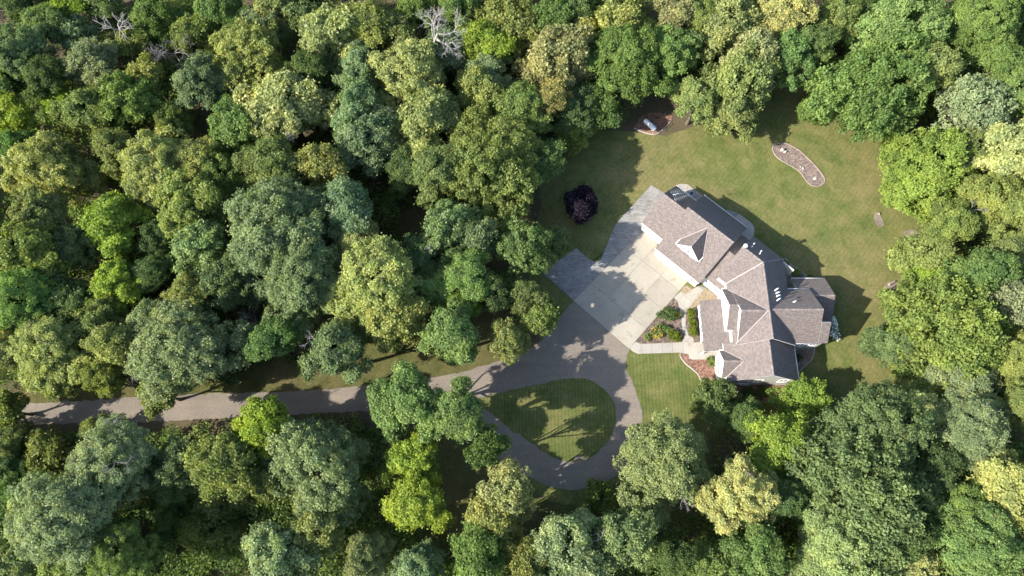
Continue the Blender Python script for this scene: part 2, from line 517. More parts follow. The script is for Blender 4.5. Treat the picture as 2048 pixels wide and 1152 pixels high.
ISLAND_PX = [(948,806),(983,790),(1027,779),(1080,768),(1117,760),(1155,756),(1186,763),(1211,781),(1227,802),(1232,827),(1228,859),(1211,890),(1186,912),(1155,923),(1127,922),(1096,910),(1061,884),(1017,856),(983,827)]
ISLAND_POLY = smooth_loop(ground_poly(ISLAND_PX), 4)
sheet("island_lawn", edge_wear(ISLAND_POLY, 0.06), -0.014, LAWN_FRONT)

# ------------------------------------------------------------------ concrete: every slab its own piece
GD, GN = np.array((0.7393, -0.6734)), np.array((0.6734, 0.7393))     # along the garage front, and towards its back
GO = np.array((29.06, 50.83))                                        # west end of the garage ridge, in plan

def slab_grid(parent, region, lines_s, lines_p, z0, z1, mat, gap=0.042, ds=GD, dp=GN, o=GO, fill=None):
    n = 0
    for i in range(len(lines_s)-1):
        for j in range(len(lines_p)-1):
            P = region
            for nv, d in ((ds, lines_s[i+1]-gap/2), (-ds, -(lines_s[i]+gap/2)), (dp, lines_p[j+1]-gap/2), (-dp, -(lines_p[j]+gap/2))):
                off = float(np.dot(nv, o))
                P = clip_half(P, nv, d + off)
                if len(P) < 3: break
            if len(P) < 3: continue
            ar = abs(sum(P[k][0]*P[(k+1)%len(P)][1]-P[(k+1)%len(P)][0]*P[k][1] for k in range(len(P))))/2
            if ar < 0.15: continue
            bm = bmesh.new(); dz = rng.normal(0, 0.004)
            prism(bm, P, z0, z1+dz)
            link("slab", bm_mesh("slab", bm, mat), parent); n += 1
    return n

APRON_PX = [(1147,601),(1258,697),(1375,563),(1312,505),(1314,488),(1288,463),(1260,486)]
OLD_PX = [(1290,461),(1260,485.5),(1146.5,600.5),(1085,545),(1152,496),(1178,518),(1187,522.5),(1196,524),(1202,518),(1211,497),(1221,472),(1228,455),(1234,444.5),(1252,425),(1302.5,370.5),(1332,388)]
def grid_of(px):  # garage-frame coordinates of ground pixels, for laying out joints
    return [(float(np.dot(np.array(q)-GO, GD)), float(np.dot(np.array(q)-GO, GN))) for q in ground_poly(px)]
apron = sheet("concrete_apron", ground_poly(APRON_PX), -0.020, CONCRETE_OLD)
A = grid_of(APRON_PX)
s_lo, s_hi = min(a[0] for a in A), max(a[0] for a in A); p_lo, p_hi = min(a[1] for a in A), max(a[1] for a in A)
slab_grid(apron, ground_poly(APRON_PX), list(np.linspace(s_lo-0.01, s_hi+0.01, 4)), list(np.linspace(p_lo-0.01, p_hi+0.01, 5)), -0.05, 0.03, CONCRETE)
old_apron = sheet("weathered_apron", ground_poly(OLD_PX), -0.021, CONCRETE_OLD)
Bq = grid_of(OLD_PX)
s_lo2, s_hi2 = min(a[0] for a in Bq), max(a[0] for a in Bq); p_lo2, p_hi2 = min(a[1] for a in Bq), max(a[1] for a in Bq)
slab_grid(old_apron, ground_poly(OLD_PX), list(np.linspace(s_lo2-0.01, s_hi2+0.01, 4)), list(np.linspace(p_lo2-0.01, p_hi2+0.01, 8)), -0.05, 0.022, CONCRETE_OLD, 0.025)

WALK1_PX = [(1347,596),(1361,583),(1372,589),(1384,579),(1398,571),(1411,575.6),(1377,616),(1372.5,619),(1371,648.5),(1377,671),(1386,675),(1388,684),(1364,684),(1369,671),(1364,657),(1363,638),(1360,619),(1356,605)]
WALK2_PX = [(1258.5,696.5),(1271,683.5),(1282,688),(1351,685),(1364,684.2),(1388,684.2),(1389,711),(1360,705),(1276,707.6),(1266,703)]
walk = sheet("front_walk", ground_poly(WALK1_PX), -0.018, CONCRETE_OLD)
slab_grid(walk, ground_poly(WALK1_PX), [6.0,8.6,10.4,12.2,14,16,18], [-16,-13.5,-12.2,-10.5,-9.0,-6], -0.05, 0.032, CONCRETE_WALK)
walk2 = sheet("front_walk", ground_poly(WALK2_PX), -0.019, CONCRETE_OLD)
slab_grid(walk2, ground_poly(WALK2_PX), list(np.arange(18, 34, 1.75)), [0, 60], -0.05, 0.034, CONCRETE_WALK, ds=np.array((1.0, 0.0)), dp=np.array((0.0, 1.0)), o=np.array((0.0, 0.0)))
PATIO_PX = [(1452,421),(1462,421),(1476,427),(1492,438),(1503,447),(1508,456),(1508,468),(1500,480),(1470,470),(1445,440)]
patio = sheet("curved_patio", smooth_loop(ground_poly(PATIO_PX), 3), -0.020, CONCRETE_OLD)
slab_grid(patio, smooth_loop(ground_poly(PATIO_PX), 3), [6.5, 9.0, 11.5, 14.0], [-2, 20], -0.05, 0.03, CONCRETE_WALK)

# ------------------------------------------------------------------ planting beds with edging, stones
def bed(name, px, mat, label, edge_px=None, edge_w=0.16, smooth=3, z=-0.008, edge_closed=False, mat_edge=None):
    poly = smooth_loop(ground_poly(px), smooth) if smooth else ground_poly(px)
    root = empty(name, (0, 0, 0)); tag(root, label, "garden bed")
    link("mulch" if mat is not EARTH else "earth", flat_mesh("mulch", poly, z, mat), root)
    if edge_px is not None:
        pts = smooth_loop(ground_poly(edge_px), 5) if edge_closed else smooth_open(ground_poly(edge_px), 6)
        bm = bmesh.new(); n = len(pts); rows = []
        for i, p in enumerate(pts):
            a = np.array(pts[i-1] if (i or edge_closed) else pts[0]); b = np.array(pts[(i+1) % n] if (i < n-1 or edge_closed) else pts[-1])
            t = b-a; t /= max(np.linalg.norm(t), 1e-6); nn = np.array((-t[1], t[0]))*edge_w/2
            q = np.array(p)
            rows.append([bm.verts.new((*(q+nn*1.15), -0.05)), bm.verts.new((*(q+nn*0.8), 0.09)), bm.verts.new((*(q-nn*0.8), 0.09)), bm.verts.new((*(q-nn*1.15), -0.05))])
        for i in range(n if edge_closed else n-1):
            r, s = rows[i], rows[(i+1) % n]
            for k in range(3): bm.faces.new((r[k], r[k+1], s[k+1], s[k]))
        bmesh.ops.recalc_face_normals(bm, faces=bm.faces[:])
        link("edging", bm_mesh("edging", bm, mat_edge or CURB), root)
    return root, poly

def scatter_stones(poly, n, smin, smax, mat, name="pebbles", flat=0.6, z=0.0):
    """Many small stones as one mesh of squashed, jittered octahedra."""
    xs = [p[0] for p in poly]; ys = [p[1] for p in poly]
    V, F, T = [], [], []
    base = np.array([(1,0,0),(0,1,0),(-1,0,0),(0,-1,0),(0,0,1),(0.7,0.7,0.45),(-0.7,0.7,0.45),(-0.7,-0.7,0.45),(0.7,-0.7,0.45)], float)
    tri = [(4,8,5),(4,5,6),(4,6,7),(4,7,8),(0,5,8),(1,6,5),(2,7,6),(3,8,7),(0,1,5),(1,2,6),(2,3,7),(3,0,8)]
    got = 0
    for _ in range(n*6):
        if got >= n: break
        p = (rng.uniform(min(xs), max(xs)), rng.uniform(min(ys), max(ys)))
        if not inside(p, poly): continue
        s = rng.uniform(smin, smax); a = rng.uniform(0, 6.28)
        v = base*(1+rng.normal(0, 0.12, base.shape)); v = v*np.array((s, s*rng.uniform(0.6, 1), s*flat))
        ca, sa = math.cos(a), math.sin(a)
        v = np.stack([v[:,0]*ca-v[:,1]*sa+p[0], v[:,0]*sa+v[:,1]*ca+p[1], v[:,2]+z-0.01], 1)
        k = len(V)*9
        V.append(v); F += [tuple(i+k for i in t) for t in tri]; T += [rng.uniform(0, 1)]*12
        got += 1
    return mesh_np(name, np.concatenate(V), F3=F, mats=(mat,), tint=T)

TRI_PX = [(1271,683),(1309,640),(1347,597.5),(1355.5,605),(1359.5,619),(1362.5,638),(1363.5,657),(1367,670),(1362,681),(1351,684),(1316,686),(1282,687.5)]
tri_bed, TRI_POLY = bed("triangle_bed", TRI_PX, MULCH_BROWN, "triangular brown mulch bed with shrubs between concrete apron and front walk", smooth=0)
FRONT_BED_PX = [(1360.6,706),(1387,712),(1408,712),(1450,706),(1455,770),(1480,790),(1555,792),(1590,785),(1598,765),(1450,762),(1440,775),(1415,772),(1399,755),(1386,739),(1372,728),(1361.5,714.5)]
front_bed, FB_POLY = bed("front_bed", [(1360.6,706),(1387,712),(1412,713),(1445,706),(1452,768),(1470,792),(1430,785),(1399,755),(1386,739),(1372,728),(1361.5,714.5)], MULCH_RED,
    "reddish bark mulch bed at front gable with curved concrete edging", [(1360.6,706),(1361.5,714.5),(1372,728),(1386,739),(1396,749),(1403,762),(1420,780),(1450,795)], smooth=0)
end_bed, EB_POLY = bed("end_bed", [(1455,770),(1560,768),(1592,758),(1600,770),(1585,795),(1540,805),(1480,803),(1452,794)], MULCH_RED, "red mulch bed below the grey gable end wall", smooth=0, z=-0.009)
side_bed, SB_POLY = bed("side_bed", [(1585,700),(1628,690),(1629,700),(1625,716),(1616,728),(1603,738),(1595,748)], MULCH_GREY, "grey-brown bed with curved edging in the shaded corner of two wings",
    [(1629,692),(1628.5,703),(1624,718),(1614,729),(1603,738),(1597,748)], smooth=0)
tank_bed, TB_POLY = bed("tank_bed", [(1268,255),(1285,232),(1310,225),(1338,228),(1345,235),(1337,250),(1324,263),(1308,268),(1292,265)], MULCH_RED, "reddish mulch bed under the white gas tank at wood edge",
    [(1268,256),(1280,262),(1294,267),(1309,268.5),(1320,264),(1331,254),(1343,240)], smooth=2)
kidney_bed, KB_POLY = bed("kidney_bed", [(1545,298),(1549,289),(1560,286),(1577,289),(1597,300),(1617,318),(1635,337),(1648,355),(1648,366),(1638,372.5),(1625,371),(1613,362),(1601,345),(1586,334),(1565,322),(1552,312)],
    MULCH_GREY, "kidney-shaped mulch island bed with pale edging on the back lawn",
    [(1545,298),(1549,289),(1560,286),(1577,289),(1597,300),(1617,318),(1635,337),(1648,355),(1648,366),(1638,372.5),(1625,371),(1613,362),(1601,345),(1586,334),(1565,322),(1552,312)], 0.15, edge_closed=True, mat_edge=BRICK_EDGE)
back_bed, BB_POLY = bed("back_bed", [(1568,515),(1580,530),(1600,540),(1612,552),(1612,562),(1575,566),(1562,540)], MULCH_GREY, "small shaded bed behind the house beside low wing", [(1570,516),(1582,530),(1601,541),(1613,553)], smooth=0)
rock1, R1_POLY = bed("rock_bed", [(1371,570),(1386,578),(1379,588),(1372,588.5),(1361,582.5)], EARTH, "small square bed of tan river rock at garage corner", smooth=0)
tag(link("pebbles", scatter_stones(R1_POLY, 600, 0.04, 0.10, PEBBLE), rock1), kind="stuff")
rock2, R2_POLY = bed("rock_bed", [(1411,576),(1437,594),(1440,600),(1402,604),(1398,622),(1372,619),(1378,615)], EARTH, "tan river rock bed between walk and entry wall", smooth=0, z=-0.010)
tag(link("pebbles", scatter_stones(R2_POLY, 2300, 0.04, 0.10, PEBBLE), rock2), kind="stuff")
rock3, R3_POLY = bed("rock_bed", [(1350,372),(1357,368.5),(1366,367.5),(1376,369),(1384,375),(1402,388),(1410,395),(1385,415),(1340,390)], EARTH, "curved pale gravel pad behind the garage bay", smooth=0, z=-0.011)
tag(link("pebbles", scatter_stones(R3_POLY, 3600, 0.04, 0.09, PALE_STONE), rock3), kind="stuff")
hedge_bed, _hb = bed("hedge_bed", [(1372.5,619),(1398,622),(1406,690),(1388,684),(1377,671),(1371,648.5)], MULCH_BROWN, "narrow mulch strip under the lime hedge along the porch", smooth=0, z=-0.012)
for k, (px, lab) in enumerate(([[(1748,428),(1756,424),(1764,436),(1768,450),(1758,455),(1750,444)], "bare patch of earth around the small stump on the lawn edge"],
                  [[(1770,568),(1786,562),(1800,570),(1806,578),(1786,584),(1772,578)], "bare patch of earth around fallen log at lawn edge"],
                  [[(1150,914),(1163,911),(1172,913),(1168,918),(1156,922),(1148,919)], "pale worn gravel patch on the lower rim of loop island"],
                  [[(1806,466),(1822,458),(1834,463),(1836,480),(1820,486)], "bare brown soil patch at the eastern lawn edge"])):
    b_, _ = bed("bare_patch", px, EARTH, lab, smooth=2, z=-0.006 if k == 2 else -0.03)
    b_["category"] = "bare soil"

# ------------------------------------------------------------------ the house
house = empty("house", (38, 34, 0))
tag(house, "large pale-sided house with brown-grey shingled gables and attached angled garage", "house")
bpy.context.view_layer.update()
HI = Matrix.Translation((-38, -34, 0))
def hpart(name, me, parent=None):
    o = link(name, me, parent or house)
    if parent is None: me.transform(HI)
    return o

def slab3(name, pts, mat, t=0.16, edge=None, uv=False, parent=None):
    """Planar polygon pts (3D) given thickness t below its upper face."""
    P = [Vector(p) for p in pts]
    n = Vector((0, 0, 0))
    for i in range(len(P)): n += P[i].cross(P[(i+1) % len(P)])
    n.normalize()
    if n.z < -1e-4 and uv: P = P[::-1]; n = -n
    e = (P[1]-P[0]); e -= n*e.dot(n); e.normalize(); w = n.cross(e)
    if uv:   # shingle courses run level: take the level direction of the plane
        e = Vector((0, 0, 1)).cross(n).normalized(); w = n.cross(e)
    bm = bmesh.new(); lay = bm.loops.layers.uv.new("UVMap")
    top = [bm.verts.new(p) for p in P]; bot = [bm.verts.new(p-n*t) for p in P]
    f = bm.faces.new(top); f.material_index = 0
    g = bm.faces.new(bot[::-1]); g.material_index = 1 if edge else 0
    k = len(P)
    for i in range(k):
        h = bm.faces.new((bot[i], bot[(i+1) % k], top[(i+1) % k], top[i])); h.material_index = 1 if edge else 0
    for f in bm.faces:
        for l in f.loops:
            l[lay].uv = (l.vert.co.dot(e), l.vert.co.dot(w))
    mats = (mat, edge) if edge else (mat,)
    return hpart(name, bm_mesh(name, bm, *mats), parent)

def roof(pts): return slab3("roof_plane", pts, SHINGLE, 0.15, WHITE, True)

def plane_n(pts):
    P = [Vector(p) for p in pts]; n = (P[1]-P[0]).cross(P[2]-P[0]).normalized()
    return n if n.z > 0 else -n

def cap_line(p, q, n1, n2, name="ridge_cap", mat=None, w=0.17, piece=0.30, lift=0.025, valley=False):
    """Overlapping cap shingles on a ridge or hip, or a metal strip in a valley."""
    p, q = Vector(p), Vector(q); l = (q-p); L = l.length; l.normalize()
    sides = []
    for n in (n1, n2):
        d = n.cross(l).normalized()
        if (d.z > 0) != valley: d = -d
        sides.append(d)
    up = (n1+n2).normalized()
    V, F, T = [], [], []
    k = 1 if valley else max(1, int(L/piece))
    for i in range(k):
        a = p+l*(L*i/k); b = p+l*(L*(i+1)/k)
        z0, z1 = (lift, lift) if valley else (lift, lift+0.02)
        base = len(V)
        for c, z in ((a, z0), (b, z1)):
            V += [c+sides[0]*w+n1*z, c+up*z*(1 if valley else 1.25), c+sides[1]*w+n2*z]
        F += [(base, base+3, base+4, base+1), (base+1, base+4, base+5, base+2)]
        t = 0.5 if valley else rng.uniform(0, 1)
        T += [t, t]
    me = mesh_np(name, [tuple(v) for v in V], F, mats=(mat or CAP,), tint=T)
    o = hpart(name, me)
    return o

def wall(pts, mat=None, t=0.18): return slab3("wall", pts, mat or SIDING_W, t)

def frame_of(o, d):
    o = np.array(o, float); d = np.array(d, float); d /= np.linalg.norm(d); n = np.array((-d[1], d[0]))
    return lambda s, p, z: (float(o[0]+d[0]*s+n[0]*p), float(o[1]+d[1]*s+n[1]*p), float(z))

def outward_wall(pts, out, mat=None):
    """Wall outline ordered so that its thickness lies behind the outer face."""
    P = [Vector(p) for p in pts]
    n = (P[1]-P[0]).cross(P[2]-P[0])
    if n.dot(Vector(out)) < 0: pts = pts[::-1]
    return wall(pts, mat)

def gable(f, s0, s1, pc, hl, hr, rz, k, walls="flrb", ov=0.32, vo=0.3, base=0.0, mats=None, cap=True, base_b=None):
    """Gable block in frame f: ridge along s at p=pc; roof to pc-hl and pc+hr at pitch k.
    walls: l (p-), r (p+), f (s0 end), b (s1 end)."""
    mats = mats or {}
    zl, zr = rz-k*hl, rz-k*hr
    A = [f(s0, pc-hl, zl), f(s1, pc-hl, zl), f(s1, pc, rz), f(s0, pc, rz)]
    B = [f(s1, pc+hr, zr), f(s0, pc+hr, zr), f(s0, pc, rz), f(s1, pc, rz)]
    roof(A); roof(B)
    if cap: cap_line(f(s0, pc, rz), f(s1, pc, rz), plane_n(A), plane_n(B))
    dz = 0.21
    wl, wr = pc-hl+ov, pc+hr-ov
    zwl, zwr = zl+k*ov-dz, zr+k*ov-dz
    o0 = Vector(f(0, 0, 0))
    ds = Vector(f(1, 0, 0))-o0; dp = Vector(f(0, 1, 0))-o0
    S0, S1 = s0+vo, s1-vo
    if 'l' in walls: outward_wall([f(S0, wl, base), f(S1, wl, base), f(S1, wl, zwl), f(S0, wl, zwl)], -dp, mats.get('l'))
    if 'r' in walls: outward_wall([f(S0, wr, base), f(S1, wr, base), f(S1, wr, zwr), f(S0, wr, zwr)], dp, mats.get('r'))
    e = 0.004
    for end, S, sg in (('f', S0, -1), ('b', S1, 1)):
        if end in walls:
            S_ = S + sg*e
            bz = base if base_b is None or end == 'f' else base_b
            outward_wall([f(S_, wl+e, bz), f(S_, wr-e, bz), f(S_, wr-e, zwr), f(S_, pc, rz-dz), f(S_, wl+e, zwl)], ds*sg, mats.get(end))
    # gutters along the eaves
    for pe, ze, sgn, wname in ((pc-hl, zl, -1, 'l'), (pc+hr, zr, 1, 'r')):
        if wname.upper() in walls:
            continue
        bm = bmesh.new()
        a, b = Vector(f(s0+0.02, pe+sgn*0.06, ze-0.07)), Vector(f(s1-0.02, pe+sgn*0.06, ze-0.07))
        add_tube(bm, a, b, 0.065, 0.065, 6)
        hpart("gutter", bm_mesh("gutter", bm, WHITE))
    return plane_n(A), plane_n(B)

def window(c, out, w, h, frame_w=0.09, lites=2):
    """Window (frame, sill) with its panes as sub-parts; c = centre on the wall face, out = outward direction."""
    c = Vector(c); out = Vector(out).normalized(); side = Vector((0, 0, 1)).cross(out).normalized()
    M = Matrix((( side.x, out.x, 0, c.x), (side.y, out.y, 0, c.y), (0, 0, 1, c.z), (0, 0, 0, 1)))
    bm = bmesh.new()
    fw = frame_w
    add_box(bm, (-w/2-fw, 0.005, -h/2-fw), (w/2+fw, 0.055, -h/2), M)
    add_box(bm, (-w/2-fw, 0.005, h/2), (w/2+fw, 0.055, h/2+fw), M)
    add_box(bm, (-w/2-fw, 0.005, -h/2), (-w/2, 0.055, h/2), M)
    add_box(bm, (w/2, 0.005, -h/2), (w/2+fw, 0.055, h/2), M)
    for i in range(1, lites): add_box(bm, (-w/2+w*i/lites-0.025, 0.006, -h/2), (-w/2+w*i/lites+0.025, 0.05, h/2), M)
    add_box(bm, (-w/2-fw-0.04, 0.004, -h/2-fw-0.05), (w/2+fw+0.04, 0.10, -h/2-fw), M)
    win = hpart("window", bm_mesh("window", bm, WHITE))
    for i in range(lites):
        bm = bmesh.new()
        add_box(bm, (-w/2+w*i/lites+0.025, 0.003, -h/2), (-w/2+w*(i+1)/lites-0.025, 0.02, h/2), M)
        me = bm_mesh("pane", bm, GLASS); me.transform(HI)
        link("pane", me, win)
    return win

K = 0.815
gf = frame_of(GO, GD)          # p grows to the left of GD = towards the back of the garage
# --- main garage, its lower bay, its dormer
gable(gf, 0, 9.41, 0, 6.87, 6.87, 8.6, K, "lrfb")
gable(gf, -4.72, 0.5, 0.13, 4.85, 4.85, 7.05, K, "lrf")
df = frame_of(gf(4.7, -5.05, 0)[:2], GN)     # dormer frame: s runs back into the roof, p to its left
dn1, dn2 = gable(df, 0, 4.55, 0, 2.35, 2.35, 8.15, 1.15, "f", ov=0.3, vo=0.25, base=4.4)
for sg in (-1, 1):   # dormer cheeks
    outward_wall([df(0.26, sg*2.0, 4.4), df(2.3, sg*2.0, 4.4), df(2.3, sg*2.0, 5.6), df(0.26, sg*2.0, 5.6)], Vector(df(0, sg, 0))-Vector(df(0, 0, 0)))
mainf = plane_n([gf(0, -6.87, 3.0), gf(9, -6.87, 3.0), gf(9, 0, 8.6)])
for sg, dn in ((-1, dn1), (1, dn2)):   # valley where dormer slope meets the garage roof
    def meet(q):   # q = distance down the dormer slope
        z = 8.15-1.15*q; p = -(8.6-z)/K
        return Vector(df(p+5.05, sg*q, z))
    cap_line(meet(0.0), meet(2.35), mainf, dn, "valley_flashing", VALLEY, 0.075, lift=0.03, valley=True)

# --- middle range and spine
MO = (37.12, 43.44); MD = (0.731, -0.682)
mf = frame_of(MO, MD)
RZ = 9.4
def mfp(s, p): return mf(s, p, RZ-K*abs(p))
Jx, Jy = 40.08, 40.70                          # where the two ridges meet
sJ = (Jx-MO[0])*0.731+(Jy-MO[1])*(-0.682)
V0 = (Jx-5.0, Jy-0.4335*5.0, RZ-K*5.0)
sV = (V0[0]-MO[0])*0.731+(V0[1]-MO[1])*(-0.682)
midF = [mfp(0, -5.0), V0, (Jx, Jy, RZ), mfp(0, 0)]
roof(midF)
hip = (Jx+4.95, Jy+2.16, RZ-K*4.95)
midB = [hip, mfp(0.05, 4.95), mfp(0, 0), (Jx, Jy, RZ)]
roof(midB)
YL = 28.1
spR = [(Jx+4.95, YL, RZ-K*4.95), hip, (Jx, Jy, RZ), (Jx, YL, RZ)]
roof(spR)
def spz(x): return RZ-K*abs(x-Jx)
spL = [(Jx, Jy, RZ), V0, (V0[0], 36.4, spz(V0[0])), (35.12, 36.4, spz(35.12)), (35.12, YL, spz(35.12)), (Jx, YL, RZ)]
roof(spL)
nMF, nMB, nSR, nSL = plane_n([mfp(0, -5), V0, mfp(0, 0)]), plane_n(midB[:3]), plane_n(spR[:3]), plane_n([spL[0], spL[1], spL[5]])
cap_line(mfp(0, 0), (Jx, Jy, RZ), nMF, nMB)
cap_line((Jx, Jy, RZ), (Jx, YL, RZ), nSR, nSL)
cap_line((Jx, Jy, RZ), hip, nMB, nSR)
cap_line((Jx, Jy, RZ), V0, nMF, nSL, "valley_flashing", VALLEY, 0.075, lift=0.03, valley=True)
# walls of the range
def mz(p): return RZ-K*abs(p)-0.2
ow = outward_wall
MDv, MNv = Vector((0.731, -0.682, 0)), Vector((0.682, 0.731, 0))
ow([mf(0.2, -4.65, 0), mf(sV, -4.65, 0), mf(sV, -4.65, mz(4.65)), mf(0.2, -4.65, mz(4.65))], -MNv)
ow([mf(0.2, 4.6, 0), mf(sJ+4.6, 4.6, 0), mf(sJ+4.6, 4.6, mz(4.6)), mf(0.2, 4.6, mz(4.6))], MNv, SIDING)
ow([mf(0.2, -4.64, 0), mf(0.2, 4.59, 0), mf(0.2, 4.59, mz(4.59)), mf(0.2, 0, RZ-0.2), mf(0.2, -4.64, mz(4.64))], -MDv)
ow([(Jx+4.6, YL+0.3, 0), (Jx+4.6, Jy+1.9, 0), (Jx+4.6, Jy+1.9, spz(Jx+4.6)-0.2), (Jx+4.6, YL+0.3, spz(Jx+4.6)-0.2)], (1, 0, 0), SIDING)
ow([(35.2, YL+0.25, 0), (Jx+4.6, YL+0.25, 0), (Jx+4.6, YL+0.25, spz(Jx+4.6)-0.2), (Jx, YL+0.25, RZ-0.2), (35.2, YL+0.25, spz(35.2)-0.2)], (0, -1, 0), SIDING)
ow([(35.22, YL+0.02, 0), (35.22, 36.4, 0), (35.22, 36.4, spz(35.22)-0.2), (35.22, YL+0.02, spz(35.22)-0.2)], (-1, 0, 0))
ow([(V0[0]+0.3, 36.0, 0), (V0[0]+0.3, V0[1]+0.2, 0), (V0[0]+0.3, V0[1]+0.2, spz(V0[0]+0.3)-0.2), (V0[0]+0.3, 36.0, spz(V0[0]+0.3)-0.2)], (-1, 0, 0))
# lower entry range in front of it, with its own low skirt roof, and the link to the garage
def lk(s, p): return mf(s, p, 7.45-K*abs(p))
roof([lk(-1.85, -5.42), lk(0.05, -5.42), lk(0.05, -0.8), lk(-1.85, -0.8)])
roof([lk(0.07, -5.42), lk(sV+0.45, -5.42), lk(sV+0.45, -4.55), lk(0.07, -4.55)])
roof([mf(0.15, 5.0, 3.4), mf(-1.85, 5.0, 3.4), mf(-1.85, -0.8, 6.80), mf(0.15, -0.8, 6.80)])
ow([mf(-1.8, -5.18, 0), mf(sV+0.4, -5.18, 0), mf(sV+0.4, -5.18, 2.95), mf(-1.8, -5.18, 2.95)], -MNv)
# --- front gables
xf = lambda y0: (lambda s, p, z: (s, y0+p, z))
gable(xf(32.7), 35.7, Jx+0.12, 0, 4.6, 4.75, 9.27, K, "f", base=3.0, vo=0.22)
g1a, g1b = gable(xf(33.92), 34.3, 36.1, 0, 3.35, 3.75, 8.25, K, "fl", base=0.0, vo=0.25)
nG2u = plane_n([(35, 37, 9.27-K*4.3), (40, 37, 9.27-K*4.3), (40, 32.7, 9.27)]); nG2l = plane_n([(35, 28.4, 9.27-K*4.3), (40, 28.4, 9.27-K*4.3), (40, 32.7, 9.27)])
# valleys between spine and the big front gable: |x-Jx| = |y-32.7| + (RZ-9.27)/K
off = (RZ-9.27)/K
cap_line((Jx-off, 32.7, 9.27), (Jx-off-4.7, 37.4, 9.27-K*4.7), nSL, nG2u, "valley_flashing", VALLEY, 0.075, lift=0.03, valley=True)
cap_line((Jx-off, 32.7, 9.27), (Jx-off-4.45, 28.25, 9.27-K*4.45), nSL, nG2l, "valley_flashing", VALLEY, 0.075, lift=0.03, valley=True)
# --- porch: low shed roof, beam, posts, stoop with step
def pz(x): return 2.75+0.25*(x-31.15)
roof([(31.15, 27.75, pz(31.15)), (31.15, 36.45, pz(31.15)), (34.54, 36.45, pz(34.54)), (34.54, 30.98, pz(34.54)), (35.2, 30.98, pz(35.2)), (35.2, 27.75, pz(35.2))])
ow([(31.5, 30.1, 0), (31.5, 36.2, 0), (31.5, 36.2, 2.62), (31.5, 30.1, 2.62)], (-1, 0, 0), SIDING_W)
ow([(31.52, 36.18, 0), (34.4, 36.18, 0), (34.4, 36.18, 3.35), (31.52, 36.18, 2.62)], (0, 1, 0), SIDING_W)
ow([(31.52, 30.12, 0), (35.1, 30.12, 0), (35.1, 30.12, 3.5), (31.52, 30.12, 2.62)], (0, -1, 0), SIDING_W)
bm = bmesh.new(); add_box(bm, (31.35, 27.9, 2.35), (31.6, 30.1, 2.62)); add_box(bm, (31.6, 27.9, 2.35), (35.0, 28.1, 2.62))
hpart("porch_beam", bm_mesh("porch_beam", bm, WHITE))
for (x, y) in ((31.47, 28.02), (31.47, 29.95)):
    bm = bmesh.new(); add_box(bm, (x-0.09, y-0.09, 0.3), (x+0.09, y+0.09, 2.36)); add_box(bm, (x-0.14, y-0.14, 0.302), (x+0.14, y+0.14, 0.5))
    hpart("porch_post", bm_mesh("porch_post", bm, WHITE))
bm = bmesh.new(); add_box(bm, (29.75, 27.05, 0), (35.0, 29.95, 0.30))
hpart("stoop", bm_mesh("stoop", bm, CONCRETE_WALK))
bm = bmesh.new(); add_box(bm, (29.35, 27.2, 0), (29.74, 29.8, 0.15))
hpart("step", bm_mesh("step", bm, CONCRETE_WALK))
bm = bmesh.new(); add_box(bm, (33.9, 30.06, 0.3), (34.9, 30.10, 2.4)); d_ = hpart("front_door", bm_mesh("front_door", bm, DOORBLUE))
bm = bmesh.new(); add_tube(bm, (34.05-38, 30.04-34, 1.3), (34.05-38, 29.98-34, 1.3), 0.03, 0.03); link("handle", bm_mesh("handle", bm, METAL), d_)
# --- south wing with front gable
yf = lambda x0: (lambda s, p, z: (x0-p, s, z))     # ridge along Y, p to the west
gable(yf(39.63), 22.5, 28.7, 0, 5.62, 5.69, 8.85, K, "flr", mats={'f': SIDING, 'l': SIDING}, vo=0.33)
gable(xf(25.4), 33.15, 36.6, 0, 2.18, 2.18, 6.12, 0.9, "flr", vo=0.3)
nEl = plane_n([(34, 23, 8.85-K*5.6), (34, 28, 8.85-K*5.6), (39.63, 28, 8.85)])
for sg in (-1, 1):
    ng = Vector((0, 0.9*sg, 1)).normalized()
    def m4(q): z = 6.12-0.9*q; return (39.63-(8.85-z)/K, 25.4+sg*q, z)
    cap_line(m4(0), m4(2.18), nEl, ng, "valley_flashing", VALLEY, 0.075, lift=0.03, valley=True)
# --- east wing, its lean-to, and the low sun-porch wing
FZ, FY = 9.0, 32.95
gable(xf(FY), 40.6, 48.72, 0, 4.5, 4.75, FZ, K, "rlb", mats={'l': SIDING, 'r': SIDING, 'b': SIDING})
roof([(48.74, FY-4.5, FZ-K*4.5), (50.2, FY-4.5, FZ-K*4.5), (50.2, FY-1.7, FZ-K*1.7), (48.74, FY-1.7, FZ-K*1.7)])
ow([(48.5, FY-4.17, 0), (49.9, FY-4.17, 0), (49.9, FY-4.17, 5.25), (48.5, FY-4.17, 5.25)], (0, -1, 0), SIDING)
ow([(49.92, FY-4.15, 0), (49.92, FY-1.95, 0), (49.92, FY-1.95, FZ-K*1.95-0.2), (49.92, FY-4.15, FZ-K*4.15-0.2)], (1, 0, 0), SIDING)
ow([(48.5, FY-1.95, 0), (49.9, FY-1.95, 0), (49.9, FY-1.95, FZ-K*1.95-0.22), (48.5, FY-1.95, FZ-K*1.95-0.22)], (0, 1, 0), SIDING)
nF = plane_n([(44, 37.7, FZ-K*4.75), (48, 37.7, FZ-K*4.75), (48, FY, FZ)])
nFl = plane_n([(44, 28.4, FZ-K*4.5), (48, 28.4, FZ-K*4.5), (48, FY, FZ)])
gable(xf(36.42), 46.85, 52.55, 0, 3.85, 3.9, 5.6, 0.67, "rlbf", mats={'l': SIDING, 'r': SIDING, 'b': SIDING, 'f': SIDING})

